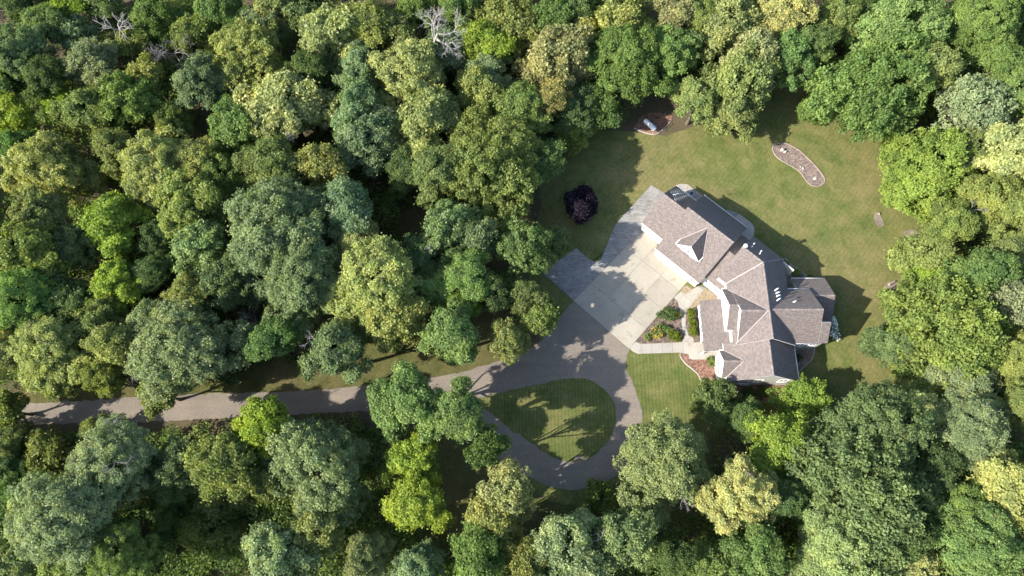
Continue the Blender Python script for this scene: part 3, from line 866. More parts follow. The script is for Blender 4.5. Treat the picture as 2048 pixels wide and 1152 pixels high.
# --- garage doors, windows, house door
GFo = -Vector((GN[0], GN[1], 0))
def garage_door(s0, s1, p, h=2.25):
    q = p-0.02
    bm = bmesh.new()
    M = Matrix(((GD[0], -GN[0], 0, gf(0, q, 0)[0]), (GD[1], -GN[1], 0, gf(0, q, 0)[1]), (0, 0, 1, 0), (0, 0, 0, 1)))
    add_box(bm, (s0-0.14, 0, 0.0), (s0, 0.10, h+0.14), M); add_box(bm, (s1, 0, 0.0), (s1+0.14, 0.10, h+0.14), M); add_box(bm, (s0, 0, h), (s1, 0.10, h+0.14), M)
    door = hpart("garage_door", bm_mesh("garage_door", bm, WHITE))
    for k in range(4):
        bm = bmesh.new(); z0 = 0.035+k*h/4
        add_box(bm, (s0+0.01, 0.0, z0), (s1-0.01, 0.045, z0+h/4-0.025), M)
        nx = max(2, int((s1-s0)/0.6))
        for j in range(nx):
            x0 = s0+(s1-s0)*j/nx+0.08; x1 = s0+(s1-s0)*(j+1)/nx-0.08
            add_box(bm, (x0, 0.044, z0+0.09), (x1, 0.062, z0+h/4-0.12), M)
        me = bm_mesh("door_panel", bm, WHITE); me.transform(HI); link("door_panel", me, door)
garage_door(2.0, 6.9, -6.55)
garage_door(-3.3, -0.75, -4.4)
window(gf(-4.05, -4.42, 1.35), GFo, 0.35, 1.1, lites=1)
window(gf(8.2, -6.57, 1.5), GFo, 0.9, 1.1)
for s in (-1.0, 0.0, 1.0): window(df(0.24, s*0.95, 5.35+0.45*(1-abs(s))), -Vector((GN[0], GN[1], 0)), 0.5, 0.9+0.5*(1-abs(s)), lites=1)
for dy in (-1.0, 1.0): window((34.53, 33.92+dy, 5.2), (-1, 0, 0), 0.8, 1.4)
window((35.9, 32.7, 8.0), (-1, 0, 0), 0.5, 0.5, lites=1)
for dy in (-0.7, 0.7): window((33.43, 25.4+dy, 2.3), (-1, 0, 0), 1.0, 1.5)
window((31.5-0.02, 32.0, 1.6), (-1, 0, 0), 1.2, 1.3); window((31.5-0.02, 34.4, 1.6), (-1, 0, 0), 1.2, 1.3)
for x, z, w, h in ((37.2, 2.4, 1.3, 1.5), (39.1, 3.4, 1.3, 1.5), (43.1, 3.4, 1.3, 1.5), (37.9, 0.7, 1.2, 0.7)):
    window((x, 22.82, z), (0, -1, 0), w, h)
for x, z, w, h in ((46.6, 3.6, 1.4, 1.5), (48.6, 3.6, 1.0, 1.5), (46.6, 1.2, 1.2, 1.3)):
    window((x, FY-4.20, z), (0, -1, 0), w, h)
window(mf(1.4, -5.2, 1.5), -MNv, 0.9, 1.2)
for x in (48.2, 49.6, 51.0): window((x, 40.03, 1.5), (0, 1, 0), 1.1, 1.6)
for y in (34.2, 36.4, 38.6): window((52.27, y, 1.5), (1, 0, 0), 1.5, 1.6)
bm = bmesh.new()
M = Matrix(((0.731, -0.682, 0, mf(-0.5, -5.2, 0)[0]), (-0.682, -0.731, 0, mf(-0.5, -5.2, 0)[1]), (0, 0, 1, 0), (0, 0, 0, 1)))
add_box(bm, (-0.5, -0.02, 0.05), (0.5, 0.05, 2.15), M); dd = hpart("side_door", bm_mesh("side_door", bm, DOORBLUE))
bm = bmesh.new(); add_box(bm, (0.36, 0.05, 1.0), (0.42, 0.11, 1.12), M); me = bm_mesh("handle", bm, METAL); me.transform(HI); link("handle", me, dd)
# corner boards and downspouts
for (p, o) in ((gf(-4.42, -4.40, 0), 2.9), (gf(0.3, -6.55, 0), 3.0), (gf(9.1, -6.55, 0), 3.0), ((34.0, 22.85, 0), 3.9), ((33.45, 23.55, 0), 3.9), ((33.45, 27.3, 0), 3.9)):
    bm = bmesh.new(); add_tube(bm, (p[0], p[1], 0.05), (p[0], p[1], o), 0.06, 0.06, 6); hpart("downspout", bm_mesh("downspout", bm, WHITE))
# --- vents and pipes on the roofs
def on_plane(px, py, zf, it=6):
    z = 7.0
    for _ in range(it):
        q = at(px, py, z); z = zf(q)
    return at(px, py, z)
z_mb = lambda q: RZ-K*((q[0]-MO[0])*0.682+(q[1]-MO[1])*0.731)
z_sr = lambda q: RZ-K*(q[0]-Jx)
z_fu = lambda q: FZ-K*(q[1]-FY)
def pipe(px, py, zf, h=0.45, r=0.07, bend=None, mat=None):
    p = on_plane(px, py, zf)
    bm = bmesh.new()
    add_tube(bm, p-Vector((0, 0, 0.15)), p+Vector((0, 0, h)), r, r, 8)
    add_tube(bm, p-Vector((0, 0, 0.12)), p+Vector((0, 0, 0.06)), r*2.1, r*1.2, 8)
    if bend:
        add_tube(bm, p+Vector((0, 0, h-0.02)), p+Vector((0, 0, h-0.02))+Vector(bend), r, r, 8)
    hpart("vent_pipe", bm_mesh("vent_pipe", bm, mat or WHITE))
for px, py in ((1507.0, 489), (1503, 494.5), (1521, 504), (1518.5, 508.5)): pipe(px, py, z_mb, 0.55, 0.08)
for px, py, b in ((1549, 582, (0.45, 0.25, 0.05)), (1551, 588, (0.5, 0.12, 0)), (1552, 594, (0.5, 0.12, 0)), (1553, 602, (0.45, 0.25, 0.05))): pipe(px, py, z_sr, 0.7, 0.1, b)
pipe(1587.5, 604.5, z_fu, 0.4, 0.09, (0.3, 0.1, 0))
p = on_plane(1594.5, 596, z_fu)
bm = bmesh.new(); add_tube(bm, p-Vector((0, 0, 0.1)), p+Vector((0, 0, 0.16)), 0.2, 0.17, 10); hpart("vent_pipe", bm_mesh("vent_pipe", bm, DARKMETAL))
p = Vector(mf(0.25, 0.15, RZ))
bm = bmesh.new(); add_box(bm, (p.x-0.2, p.y-0.2, 7.8), (p.x+0.2, p.y+0.2, RZ+0.45)); add_box(bm, (p.x-0.26, p.y-0.26, RZ+0.45), (p.x+0.26, p.y+0.26, RZ+0.53))
ch = hpart("chimney", bm_mesh("chimney", bm, WHITE))
bm = bmesh.new(); add_tube(bm, p-Vector((38, 34, 0))+Vector((0, 0, 0.53)), p-Vector((38, 34, 0))+Vector((0, 0, 0.66)), 0.1, 0.1, 8); link("flue", bm_mesh("flue", bm, METAL), ch)

# --- roof antenna: its own thing, standing on the garage bay ridge
a0 = Vector(gf(-2.9, 0.9, 6.3))
ant = empty("roof_antenna", a0); tag(ant, "pale metal television antenna with many cross rods above the garage bay roof", "antenna")
bm = bmesh.new(); add_tube(bm, (0, 0, -0.4), (0, 0, 2.3), 0.03, 0.025, 6); link("mast", bm_mesh("mast", bm, METAL), ant)
b0, b1 = at(1346, 389.7, 8.5)-a0, at(1373.5, 385, 8.5)-a0
bm = bmesh.new(); add_tube(bm, b0, b1, 0.028, 0.028, 6); add_tube(bm, Vector((0, 0, 2.2)), (b0+b1)/2, 0.025, 0.025, 6); link("boom", bm_mesh("boom", bm, METAL), ant)
bd = (b1-b0).normalized(); bn = Vector((-bd.y, bd.x, 0))
for i in range(8):
    c = b0.lerp(b1, i/7.0); L = 1.45-0.09*i
    for sg in (-1, 1):
        bm = bmesh.new(); add_tube(bm, c, c+bn*sg*L-bd*0.22*L*(1 if sg > 0 else -0.6), 0.017, 0.014, 5); link("rod", bm_mesh("rod", bm, METAL), ant)

# ------------------------------------------------------------------ trees
def unit(v): return v/np.maximum(np.linalg.norm(v, axis=-1, keepdims=True), 1e-9)

def leaves(P, Nrm, size, r, spread=0.55, aspect=0.62):
    """Leaf sprays: one folded rhombus per point, facing roughly along Nrm."""
    n = len(P)
    nn = unit(unit(Nrm)*(1-spread) + unit(r.normal(size=(n, 3)))*spread)
    t = unit(np.cross(nn, r.normal(size=(n, 3))))
    b = np.cross(nn, t)
    s = (size*r.uniform(0.6, 1.4, n))[:, None]
    V = np.stack([P-t*s*0.6, P+t*s*0.45+b*s*aspect*0.8, P+t*s*0.45-b*s*aspect*0.8], 1).reshape(-1, 3)
    F = np.arange(3*n).reshape(-1, 3)
    return V, F

def crown_points(R, n, seed, lobes=7, clump=0.8, flat=0.85, style='f'):
    """Points and outward directions of foliage: limbs carry lobes, lobes carry clumps, clumps carry leaves."""
    r = np.random.default_rng(seed)
    # lobes
    L = []
    L.append((np.array((r.normal(0, .08), r.normal(0, .08), 0.30))*R, 0.52*R))
    off = r.uniform(0, 6.28)
    skip = r.choice(lobes, 1 if lobes < 7 else 2, replace=False) if style != 'd' else ()
    for i in range(lobes):
        if i in skip and r.uniform() < 0.7: continue
        a = off + 2*math.pi*i/lobes + r.normal(0, 0.22)
        d = r.uniform(0.42, 0.84) if style != 'd' else r.uniform(0.35, 0.5)
        L.append((np.array((math.cos(a)*d, math.sin(a)*d, r.uniform(-0.30, 0.20)))*R, (r.uniform(0.22, 0.40) if style != 'd' else r.uniform(0.42, 0.5))*R))
    for i in range(lobes-2):
        a = r.uniform(0, 6.28); d = r.uniform(0.22, 0.52)
        L.append((np.array((math.cos(a)*d, math.sin(a)*d, r.uniform(0.12, 0.46)))*R, r.uniform(0.20, 0.36)*R))
    Lc = np.array([l[0] for l in L]); Lr = np.array([l[1] for l in L])
    # clumps on the lobe surfaces
    area = Lr**2
    nc = int(area.sum()*4*math.pi/(clump**2*(2.0 if style != 'd' else 0.9)))
    li = r.choice(len(L), nc, p=area/area.sum())
    d = unit(r.normal(size=(nc, 3))+np.array((0, 0, 0.28)))
    Cc = Lc[li]+d*(Lr[li]*r.uniform(0.66, 1.24, nc) if style != 'd' else r.uniform(0.85, 1.05, nc))[:, None]*np.array((1, 1, flat))
    # drop clumps buried deep in other lobes or under the crown
    keep = np.ones(nc, bool)
    for c, q in zip(Lc, Lr):
        keep &= np.linalg.norm((Cc-c)/np.array((1, 1, flat)), axis=1) > q*0.62
    keep &= Cc[:, 2] > -0.62*R
    Cc, d, li = Cc[keep], d[keep], li[keep]
    nc = len(Cc)
    cr = clump*r.uniform(0.55, 1.2, nc)
    ctint = r.normal(0, 0.17, nc) + 0.16*r.normal(size=len(L))[li]
    ci = r.choice(nc, n, p=cr**2/np.sum(cr**2))
    o = unit(r.normal(size=(n, 3)) + d[ci]*0.9 + np.array((0, 0, 0.35)))
    rad = cr[ci]*np.cbrt(r.uniform(0.18, 1.0, n))*np.where(r.uniform(0, 1, n) < 0.16, r.uniform(1.0, 1.6, n), 1.0)   # a few sprigs reach out of each clump
    P = Cc[ci] + o*rad[:, None]*np.array((1.1, 1.1, 0.72))
    if style == 's':   # long sprays reaching up and out
        P = P + d[ci]*(r.uniform(0, 1, n)**2*clump*0.9)[:, None]
    nrm = unit(o*0.8 + d[ci]*0.7 + np.array((0, 0, 0.35)))
    tint = np.clip(0.46 + ctint[ci] + r.normal(0, 0.13, n), 0, 1)
    return P, nrm, tint, Lc, Lr

def branch_tubes(segs, sides=5):
    V, F = [], []
    for (p, q, r0, r1) in segs:
        p, q = np.array(p, float), np.array(q, float); d = q-p; L = np.linalg.norm(d)
        if L < 1e-5: continue
        d /= L
        u = np.cross(d, (0.3, 0.9, 0.2)); u /= np.linalg.norm(u); w = np.cross(d, u)
        k = len(V)
        for c, rr in ((p, r0), (q, r1)):
            for i in range(sides):
                a = 2*math.pi*i/sides
                V.append(c+(u*math.cos(a)+w*math.sin(a))*rr)
        for i in range(sides): F.append((k+i, k+(i+1) % sides, k+sides+(i+1) % sides, k+sides+i))
    return np.array(V), F

def trunk_mesh(R, H, Lc, seed):
    """Tapered trunk from the ground (z=0) up to the crown at z=H, with a limb to every lobe."""
    r = np.random.default_rng(seed)
    segs = []; p = np.array((0, 0, -0.2)); r0 = 0.055*R+0.10
    top = np.array((0, 0, H+0.15*R)); n = 5
    pts = [p] + [np.array((r.normal(0, .05*R), r.normal(0, .05*R), H*0.95*(i+1)/n)) for i in range(n)]
    rad = [r0*1.35] + [r0*(1-0.13*(i+1)) for i in range(n)]
    for i in range(n): segs.append((pts[i], pts[i+1], rad[i], rad[i+1]))
    for c in Lc:
        tgt = c+np.array((0, 0, H)); a = pts[r.integers(2, n)]; m = a*0.45+tgt*0.55+np.array((r.normal(0, .06*R), r.normal(0, .06*R), -0.10*R))
        q = r0*0.42
        segs.append((a, m, q, q*0.65)); segs.append((m, tgt, q*0.65, q*0.3))
        for _ in range(4):
            e = tgt+unit(r.normal(size=3)+np.array((0, 0, .3)))*R*0.27
            segs.append((tgt, e, q*0.28, q*0.08))
    V, F = branch_tubes(segs, 6)
    return mesh_np("trunk", V, F, (BARK,), smooth=True)

def bare_segments(r, p, d, L, rad, depth, segs, droop=0.0):
    """Recursive bare branching."""
    q = p
    n = 3
    for i in range(n):
        d = unit(d+r.normal(0, 0.20, 3)+np.array((0, 0, 0.05-droop)))
        e = q+d*L/n
        segs.append((q, e, rad*(1-0.22*i/n), rad*(1-0.22*(i+1)/n)))
        if depth > 0 and i > 0:
            side = unit(np.cross(d, r.normal(size=3)))
            bare_segments(r, e, unit(d*0.55+side*0.85), L*r.uniform(0.5, 0.72), rad*0.5, depth-1, segs, droop)
        q = e
    if depth > 0:
        for _ in range(2):
            side = unit(np.cross(d, r.normal(size=3)))
            bare_segments(r, q, unit(d+side*r.uniform(0.4, 0.9)), L*r.uniform(0.55, 0.75), rad*0.6, depth-1, segs, droop)

PROTO = {}
def proto(style, cls, var):
    key = (style, cls, var)
    if key in PROTO: return PROTO[key]
    R = {'S': 3.2, 'M': 5.2, 'L': 8.6}[cls]
    seed = hash_seed = {'f': 100, 'c': 200, 's': 300, 'd': 400, 't': 500}[style]*7 + {'S': 1, 'M': 2, 'L': 3}[cls]*31 + var*5
    n = {'S': 15000, 'M': 36000, 'L': 88000}[cls]
    lob = {'S': 5, 'M': 7, 'L': 10}[cls]
    if style == 'f':   par = dict(clump=1.0, size=0.27, spread=0.48)
    elif style == 'c': par = dict(clump=1.1, size=0.34, spread=0.52)
    elif style == 's': par = dict(clump=0.95, size=0.32, spread=0.55)
    elif style == 't': par = dict(clump=0.85, size=0.30, spread=0.55); n = int(n*0.42)
    else:              par = dict(clump=0.95, size=0.30, spread=0.50); lob = max(4, lob-1)
    if style == 'c': n = int(n*0.85)
    if style == 'd': n = int(n*1.6)
    P, nr, tint, Lc, Lr = crown_points(R, n, seed, lob, par['clump'], 0.85, style)
    V, F = leaves(P, nr, par['size'], np.random.default_rng(seed+1), par['spread'])
    crown = mesh_np("crown", V, None, (LEAF,), tint, F3=F)
    H = 10.0
    trunk = trunk_mesh(R, H, Lc, seed+2)
    PROTO[key] = (crown, trunk, R, H)
    return PROTO[key]

COL = {  # leaf reflectance by kind of tree
 'Y': (0.322, 0.330, 0.122), 'W': (0.370, 0.366, 0.168), 'T': (0.295, 0.272, 0.120), 'O': (0.200, 0.234, 0.078), 'G': (0.148, 0.214, 0.066),
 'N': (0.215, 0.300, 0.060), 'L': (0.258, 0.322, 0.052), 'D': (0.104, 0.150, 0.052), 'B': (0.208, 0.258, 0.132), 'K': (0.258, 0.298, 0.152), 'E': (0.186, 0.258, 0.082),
 'P': (0.020, 0.012, 0.025), 'V': (0.150, 0.194, 0.082), 'M': (0.252, 0.276, 0.094)}

WOODS = "trees of the surrounding wood"
def tree(x, y, r, style, col, label, h=None, name="broadleaf_tree", squash=1.0, group=WOODS, base=None, vary=True):
    cls = 'S' if r < 38 else ('M' if r < 68 else 'L')
    nv = {'S': 3, 'M': 5, 'L': 3}[cls]
    var = random.randrange(nv)
    crown_me, trunk_me, R, H = proto(style, cls, var)
    rm0 = r*metres(x, y, 10)
    top = h if h is not None else 9.5+0.85*rm0+random.uniform(-1.0, 1.6)
    cz = max(top-0.72*rm0, 0.62*rm0)
    rm = r*metres(x, y, cz)
    p = at(x, y, cz)
    root = empty(name, (p.x, p.y, -0.05))
    tag(root, label, "tree", group)
    rot = random.uniform(0, 2*math.pi)
    k = rm/R*1.10
    c = link("crown", crown_me, root); c.location = (0, 0, cz); c.rotation_euler = (random.uniform(-0.16, 0.16), random.uniform(-0.16, 0.16), rot)
    c.scale = (k*random.uniform(0.88, 1.14), k*random.uniform(0.88, 1.14), k*squash*random.uniform(0.9, 1.2))
    q = random.uniform(0.90, 1.10) if vary else 1
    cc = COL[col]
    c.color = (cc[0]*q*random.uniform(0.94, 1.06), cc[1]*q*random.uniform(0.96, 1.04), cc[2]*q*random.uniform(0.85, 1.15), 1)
    t = link("trunk", trunk_me, root); t.rotation_euler = (0, 0, rot); t.scale = (k, k, (cz+0.05)/H)
    return root

def dead_tree(x, y, z_top, base_px, label, spread=1.0, rad=0.16, name="dead_tree", depth=3, seed=1, L=2.6, z0=6.0, mat=None):
    """Bare grey tree: trunk from the ground below base_px, forks reaching up to the pixel given."""
    r = np.random.default_rng(seed)
    foot = at(base_px[0], base_px[1], z0); tip = at(x, y, z_top)
    root = empty(name, (foot.x, foot.y, -0.05)); tag(root, label, "dead tree", "bare dead trees in the wood")
    f = np.array((0, 0, 0.0)); c = np.array((tip.x-foot.x, tip.y-foot.y, z_top))*1.0
    mid = np.array((0, 0, z0))
    V, F = branch_tubes([(f, mid*0.5+np.array((.1, 0, 0)), rad*1.7, rad*1.4), (mid*0.5+np.array((.1, 0, 0)), mid, rad*1.4, rad*1.1)], 7)
    link("trunk", mesh_np("trunk", V, F, (mat or DEADWOOD,), smooth=True), root)
    segs = []
    d0 = unit(c-mid)
    reach = np.linalg.norm(c-mid)
    segs.append((mid, mid+d0*reach*0.45, rad*1.1, rad*0.85))
    for i in range(6):
        side = unit(np.cross(d0, r.normal(size=3)))
        bare_segments(r, mid+d0*reach*r.uniform(0.05, 0.45), unit(d0*r.uniform(0.35, 1.0)+side*spread), L*r.uniform(0.8, 1.15), rad*0.55, depth, segs)
    V, F = branch_tubes(segs, 4)
    link("branches", mesh_np("branches", V, F, (mat or DEADWOOD,), smooth=True), root)
    return root

def dead_limb(root, ang, seed, L=1.6, rad=0.05, up=0.3, at_r=0.8, dz=0.25):
    """A bare grey limb sticking out of a living crown."""
    crown = [c for c in root.children if c.name.startswith("crown")][0]
    cz = crown.location.z
    bb = max(abs(v) for v in crown.bound_box[6][:2])*crown.scale[0]
    d = np.array((math.cos(ang), math.sin(ang), up)); d /= np.linalg.norm(d)
    p = np.array((math.cos(ang)*bb*at_r*0.7, math.sin(ang)*bb*at_r*0.7, cz+bb*dz))
    segs = [(np.array((0, 0, cz-0.5)), p, rad*1.6, rad)]
    r = np.random.default_rng(seed)
    bare_segments(r, p, d, L, rad, 2, segs); bare_segments(r, p, unit(d+r.normal(0, .4, 3)), L*0.8, rad*0.8, 2, segs)
    V, F = branch_tubes(segs, 4)
    link("dead_limb", mesh_np("dead_limb", V, F, (DEADWOOD,), smooth=True), root)

TREES = [
# --- north-west corner and top edge
(45,100,52,'f','B',"grey-green rounded tree in the top-left corner wood"),
(102,55,42,'f','G',"mid-green tree just right of the grey-green tree in top-left corner"),
(140,12,32,'c','L',"bright lime-green crown on the top edge, nearest the upper left corner"),
(40,8,42,'f','D',"dark green crown at the very top-left corner of the picture"),
(185,128,46,'s','K',"pale silvery-green upright tree below the white leaning dead trunk"),
(148,75,30,'s','B',"small dusty green tree above the pale silvery tree",11),
(205,15,34,'f','V',"dark dull-green crown behind the white leaning dead trunk",11),
(268,88,32,'c','O',"small olive tree directly left of the bare twiggy dead tree",10),
(296,150,32,'c','M',"small yellow-olive tree below the bare twiggy dead tree"),
(308,38,48,'f','G',"green crown above the bare twiggy dead tree",11),
(392,78,42,'c','O',"olive crown right of the bare twiggy dead tree",12),
(405,168,54,'f','B',"tall bluish-green crown standing before a big yellow-olive tree, upper left"),
(500,118,68,'c','Y',"big yellow-olive crown right of the tall bluish-green tree"),
(528,60,50,'f','B',"dusty green crown above the big yellow-olive tree"),
(440,18,44,'f','G',"green crown on the top edge, above the olive crown"),
(560,8,46,'c','Y',"yellow crown cut by the top edge, left of centre"),
(575,222,66,'c','W',"pale straw-yellow crown with ragged clumps, upper left woodland"),
(478,255,58,'f','E',"smooth light-green crown left of the straw-yellow ragged tree"),
(28,240,32,'c','L',"yellow-lime bush-like crown at the left edge, upper part"),
(118,208,26,'c','L',"small yellow-lime crown near the grey leafless thicket, left side"),
(190,232,58,'f','O',"olive-green crown in the left wood, right of small lime crowns"),
(255,210,48,'s','G',"deep green feathery tree left of a dark gap with bare soil"),
(98,335,72,'c','Y',"large pale yellow-olive tree near the left edge, upper half"),
(28,300,44,'f','G',"green crown at left edge above the large pale yellow-olive tree"),
(318,345,72,'c','Y',"broad yellow-olive crown, second large one from the left edge"),
(390,330,44,'c','Y',"yellowish crown leaning on the broad yellow-olive tree's right side"),
(240,300,46,'f','O',"dull olive crown between the two large yellow-olive trees"),
(352,250,38,'c','O',"olive crown under the tall bluish-green tree, by the bare-soil gap"),
(445,352,44,'f','O',"olive-green crown left of the spiky yellow tree, upper left wood"),
(540,330,54,'f','O',"round olive crown with grey twigs left of the spiky yellow tree"),
(638,338,50,'c','Y',"spiky yellow-olive tree with separate upright clumps"),
(668,82,58,'c','W',"bright straw-yellow crown near the top edge, left of centre"),
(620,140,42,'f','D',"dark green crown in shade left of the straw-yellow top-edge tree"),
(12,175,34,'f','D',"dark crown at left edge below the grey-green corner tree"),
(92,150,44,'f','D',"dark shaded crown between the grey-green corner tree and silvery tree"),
(605,20,36,'f','V',"dull green crown on the top edge beside the straw-yellow one"),
# --- top middle
(730,48,46,'c','M',"yellow-olive crown on the top edge, just left of the big dead tree pair"),
(788,72,46,'c','O',"olive crown touching the left side of the big white dead tree",12),
(838,12,42,'f','G',"green crown on the top edge behind the big white dead tree",12),
(905,8,40,'f','G',"second green crown on the top edge behind the big white dead tree",12),
(1018,55,62,'c','M',"broad yellowish-olive crown on top edge right of the big white dead tree"),
(970,98,52,'f','L',"vivid lime-yellow crown right below the big white dead tree",13),
(893,100,36,'s','B',"small grey-green crown below the big white dead tree",11),
(975,150,44,'f','K',"grey-green crown underneath the vivid lime-yellow one"),
(815,160,70,'c','W',"large pale yellow crown left of the vivid lime-yellow tree"),
(852,235,60,'c','Y',"pale yellow crown just below the large pale yellow one"),
(725,140,46,'f','B',"bluish-green crown left of the large pale yellow one"),
(728,235,62,'f','B',"broad bluish-green crown left of the two pale yellow crowns"),
(775,262,44,'f','K',"soft grey-green crown under the pale yellow pair, on their left"),
(1120,125,62,'c','T',"bronze-tinged yellow crown right of the vivid lime-yellow tree"),
(1105,200,38,'c','T',"smaller bronze-tinged crown below the larger bronze one"),
(1228,48,58,'c','Y',"yellow crown on the top edge right of the dark green gap tree"),
(1118,42,42,'s','G',"dark vivid green tree on the top edge above the bronze crowns"),
(1258,126,76,'f','G',"large even green crown above the white gas tank"),
(1340,95,46,'f','E',"brighter green crown attached to the right of the large even green one"),
(1350,22,42,'c','T',"tan-yellow crown on top edge above the large even green tree"),
(1170,10,40,'f','D',"dark crown at the top edge between two yellow trees"),
(958,195,52,'f','M',"greyish olive crown with twigs in the upper middle wood"),
(1040,212,56,'f','E',"fresh green crown right of the greyish olive twiggy one"),
(945,262,56,'t','O',"green-olive crown with bare twigs, above the broad drooping olive tree"),
(1030,285,52,'f','O',"olive crown at the lawn's far western edge, upper of two"),
(982,345,76,'s','O',"broad drooping olive-green tree west of the purple-leaved tree"),
(880,338,58,'f','O',"green-olive crown left of the broad drooping olive tree"),
(1085,318,36,'f','G',"narrow deep green crown at the edge of the back lawn"),
(745,292,60,'f','B',"bluish-green crown with bare twigs, under the broad bluish one"),
(812,340,44,'f','D',"dark crown in the shaded gap above the small sunny clearing"),
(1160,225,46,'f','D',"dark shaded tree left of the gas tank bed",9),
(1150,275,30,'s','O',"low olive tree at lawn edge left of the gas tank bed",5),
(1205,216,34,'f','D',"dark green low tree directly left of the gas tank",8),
# --- north-east
(1398,35,42,'f','O',"green crown on top edge left of the large straw group"),
(1455,55,64,'c','Y',"yellow crown on top edge, left of the two big straw ones"),
(1550,40,70,'c','W',"large straw-yellow crown on the top edge above the lawn inlet"),
(1500,118,52,'c','W',"straw crown below the large straw-yellow top-edge one"),
(1378,98,32,'f','E',"small bright green crown between the big green and yellow crowns"),
(1482,165,60,'c','M',"yellow-olive crown at the head of the lawn, inner one"),
(1395,198,44,'c','M',"yellow-olive crown right of the gas tank",10.5),
(1466,228,46,'c','M',"yellow-olive crown reaching furthest out over the back lawn",8.5),
(1575,115,48,'f','G',"dark green crown closing the lawn inlet on its left"),
(1625,92,44,'f','G',"green crown at the top of the lawn inlet"),
(1668,38,44,'c','O',"olive crown on the top edge above the lawn inlet's right side"),
(1795,62,92,'f','E',"huge light green crown on top edge, upper of the pair"),
(1752,182,98,'s','G',"huge spreading green tree overhanging the lawn above the kidney bed",14),
(1858,140,56,'f','M',"yellow-green crown on the right side of the huge spreading tree"),
(1958,58,76,'f','G',"large green crown in the top-right corner wood"),
(1990,130,52,'f','G',"green crown below the large one in the top-right wood"),
(1938,222,60,'t','K',"pale whitish-green feathery crown above the yellow right-edge tree"),
(2032,185,48,'f','G',"green crown on the right edge, upper part"),
(2040,40,50,'f','D',"dark crown in the extreme top-right corner"),
(1725,10,40,'f','D',"dark crown on top edge left of the huge light green one"),
(1850,340,97,'f','N',"very large bright green round tree at the lawn's east side",11.5),
(2012,312,66,'c','W',"straw-yellow tree on the right edge beside the bright round tree"),
(1945,300,44,'f','O',"olive crown between the bright round tree and straw-yellow right-edge tree"),
(1975,395,52,'f','M',"yellow-green crown below the straw-yellow right-edge tree"),
# --- east side
(1852,505,58,'c','M',"yellow-olive tree east of the lawn with horizontal sprays",8.5),
(1864,572,44,'c','L',"golden-lime crown under the yellow-olive spray tree, east side",8),
(1888,665,98,'s','O',"broad olive dense tree right of the house's white flowering shrub",13),
(1790,690,46,'f','V',"grey-green lower crown on the left flank of the broad east tree",8),
(2030,425,52,'f','O',"olive crown on right edge, middle height"),
(1965,545,60,'f','G',"deep green crown in the east wood, behind the golden-lime one"),
(2030,605,52,'t','K',"whitish-green feathery crown on the right edge"),
(2018,515,46,'f','O',"olive-green crown above the whitish right-edge crown"),
(1905,450,44,'f','O',"green-olive crown with a grey dead limb, above the deep green one"),
(1925,768,56,'f','K',"pale green flat crown below the broad olive east tree"),
(2020,728,50,'f','M',"light olive crown on right edge below the whitish feathery one"),
(1842,775,44,'f','O',"green crown at the lawn's south-east corner",9),
# --- south-east
(1600,796,40,'s','N',"small bright green tree at the house's south-east corner",6.5),
(1428,806,43,'s','V',"dark olive rounded bush tree beside the striped front lawn",6.0),
(1482,842,40,'f','G',"green crown just below the dark olive bush tree",9),
(1555,890,58,'f','N',"vivid yellow-green tree below the house's grey gable end",12),
(1480,985,74,'c','W',"straw-yellow jagged tree right of the loop drive's big pale tree"),
(1565,995,44,'f','D',"dark green crown in shade of the vivid yellow-green tree"),
(1752,866,84,'f','V',"large dusky green crown south-east of the house, upper of two"),
(1715,985,112,'s','V',"largest dusky green tree with spiky sprays in the south-east wood"),
(1832,830,44,'c','Y',"yellow crown wedged beside the large dusky green one"),
(1948,860,76,'f','K',"large pale green crown with tight clumps, east of the dusky trees"),
(2005,965,66,'c','Y',"yellow tree on the right edge in the lower part"),
(1868,925,50,'f','D',"dark green crown between dusky tree and pale clumped crown"),
(1960,1085,90,'f','E',"large fresh green crown in the bottom-right corner wood"),
(1930,1000,46,'f','G',"green crown above the large fresh green one, lower right"),
(1672,1108,90,'f','K',"large pale grey-green crown on the bottom edge under the spiky tree"),
(1515,1100,62,'f','G',"green crown on bottom edge below the straw-yellow jagged tree"),
(1832,1132,34,'c','Y',"small yellow crown on the bottom edge, right half"),
(2038,812,42,'f','O',"olive crown on the right edge beside the pale clumped one"),
(1800,1075,52,'f','D',"dark green crown left of the large fresh green lower-right one"),
(2040,1040,44,'c','M',"yellow-green crown on right edge near the bottom"),
(1760,1140,40,'f','O',"olive crown on bottom edge beside the pale grey-green one"),
# --- south middle, round the loop
(812,800,60,'f','E',"green tree on the drive, left of two side by side",16),
(914,830,54,'f','E',"green tree on the drive, right of two side by side, beside loop",17),
(822,918,50,'f','L',"bright lime tree south of the drive, upper crown"),
(835,1000,62,'f','L',"bright lime tree south of the drive, lower and larger crown"),
(970,902,36,'t','D',"dark green tree at the loop drive's western bend",14),
(1008,976,58,'t','W',"straw-olive jagged tree at the loop drive's southern bend"),
(978,1042,52,'c','Y',"yellow-olive crown below the straw-olive jagged tree"),
(1318,925,88,'f','K',"big pale green tree at the loop's south-east side"),
(955,1115,60,'f','G',"green crown on the bottom edge below the straw-olive tree"),
(1055,1122,48,'c','M',"yellowish crown on the bottom edge, centre"),
(1140,1092,66,'f','K',"pale green crown with twigs on bottom edge, centre"),
(1250,1078,60,'f','B',"grey-green crown on bottom edge right of the twiggy pale one"),
(735,1118,46,'f','K',"pale crown on the bottom edge left of the lime tree"),
(838,1142,42,'f','B',"bluish crown cut by the bottom edge under the lime tree"),
(1352,1118,44,'f','D',"dark crown on the bottom edge below the big pale loop tree"),
(1410,1130,44,'c','O',"small olive-yellow crown on the bottom edge, right of centre"),
# --- south-west
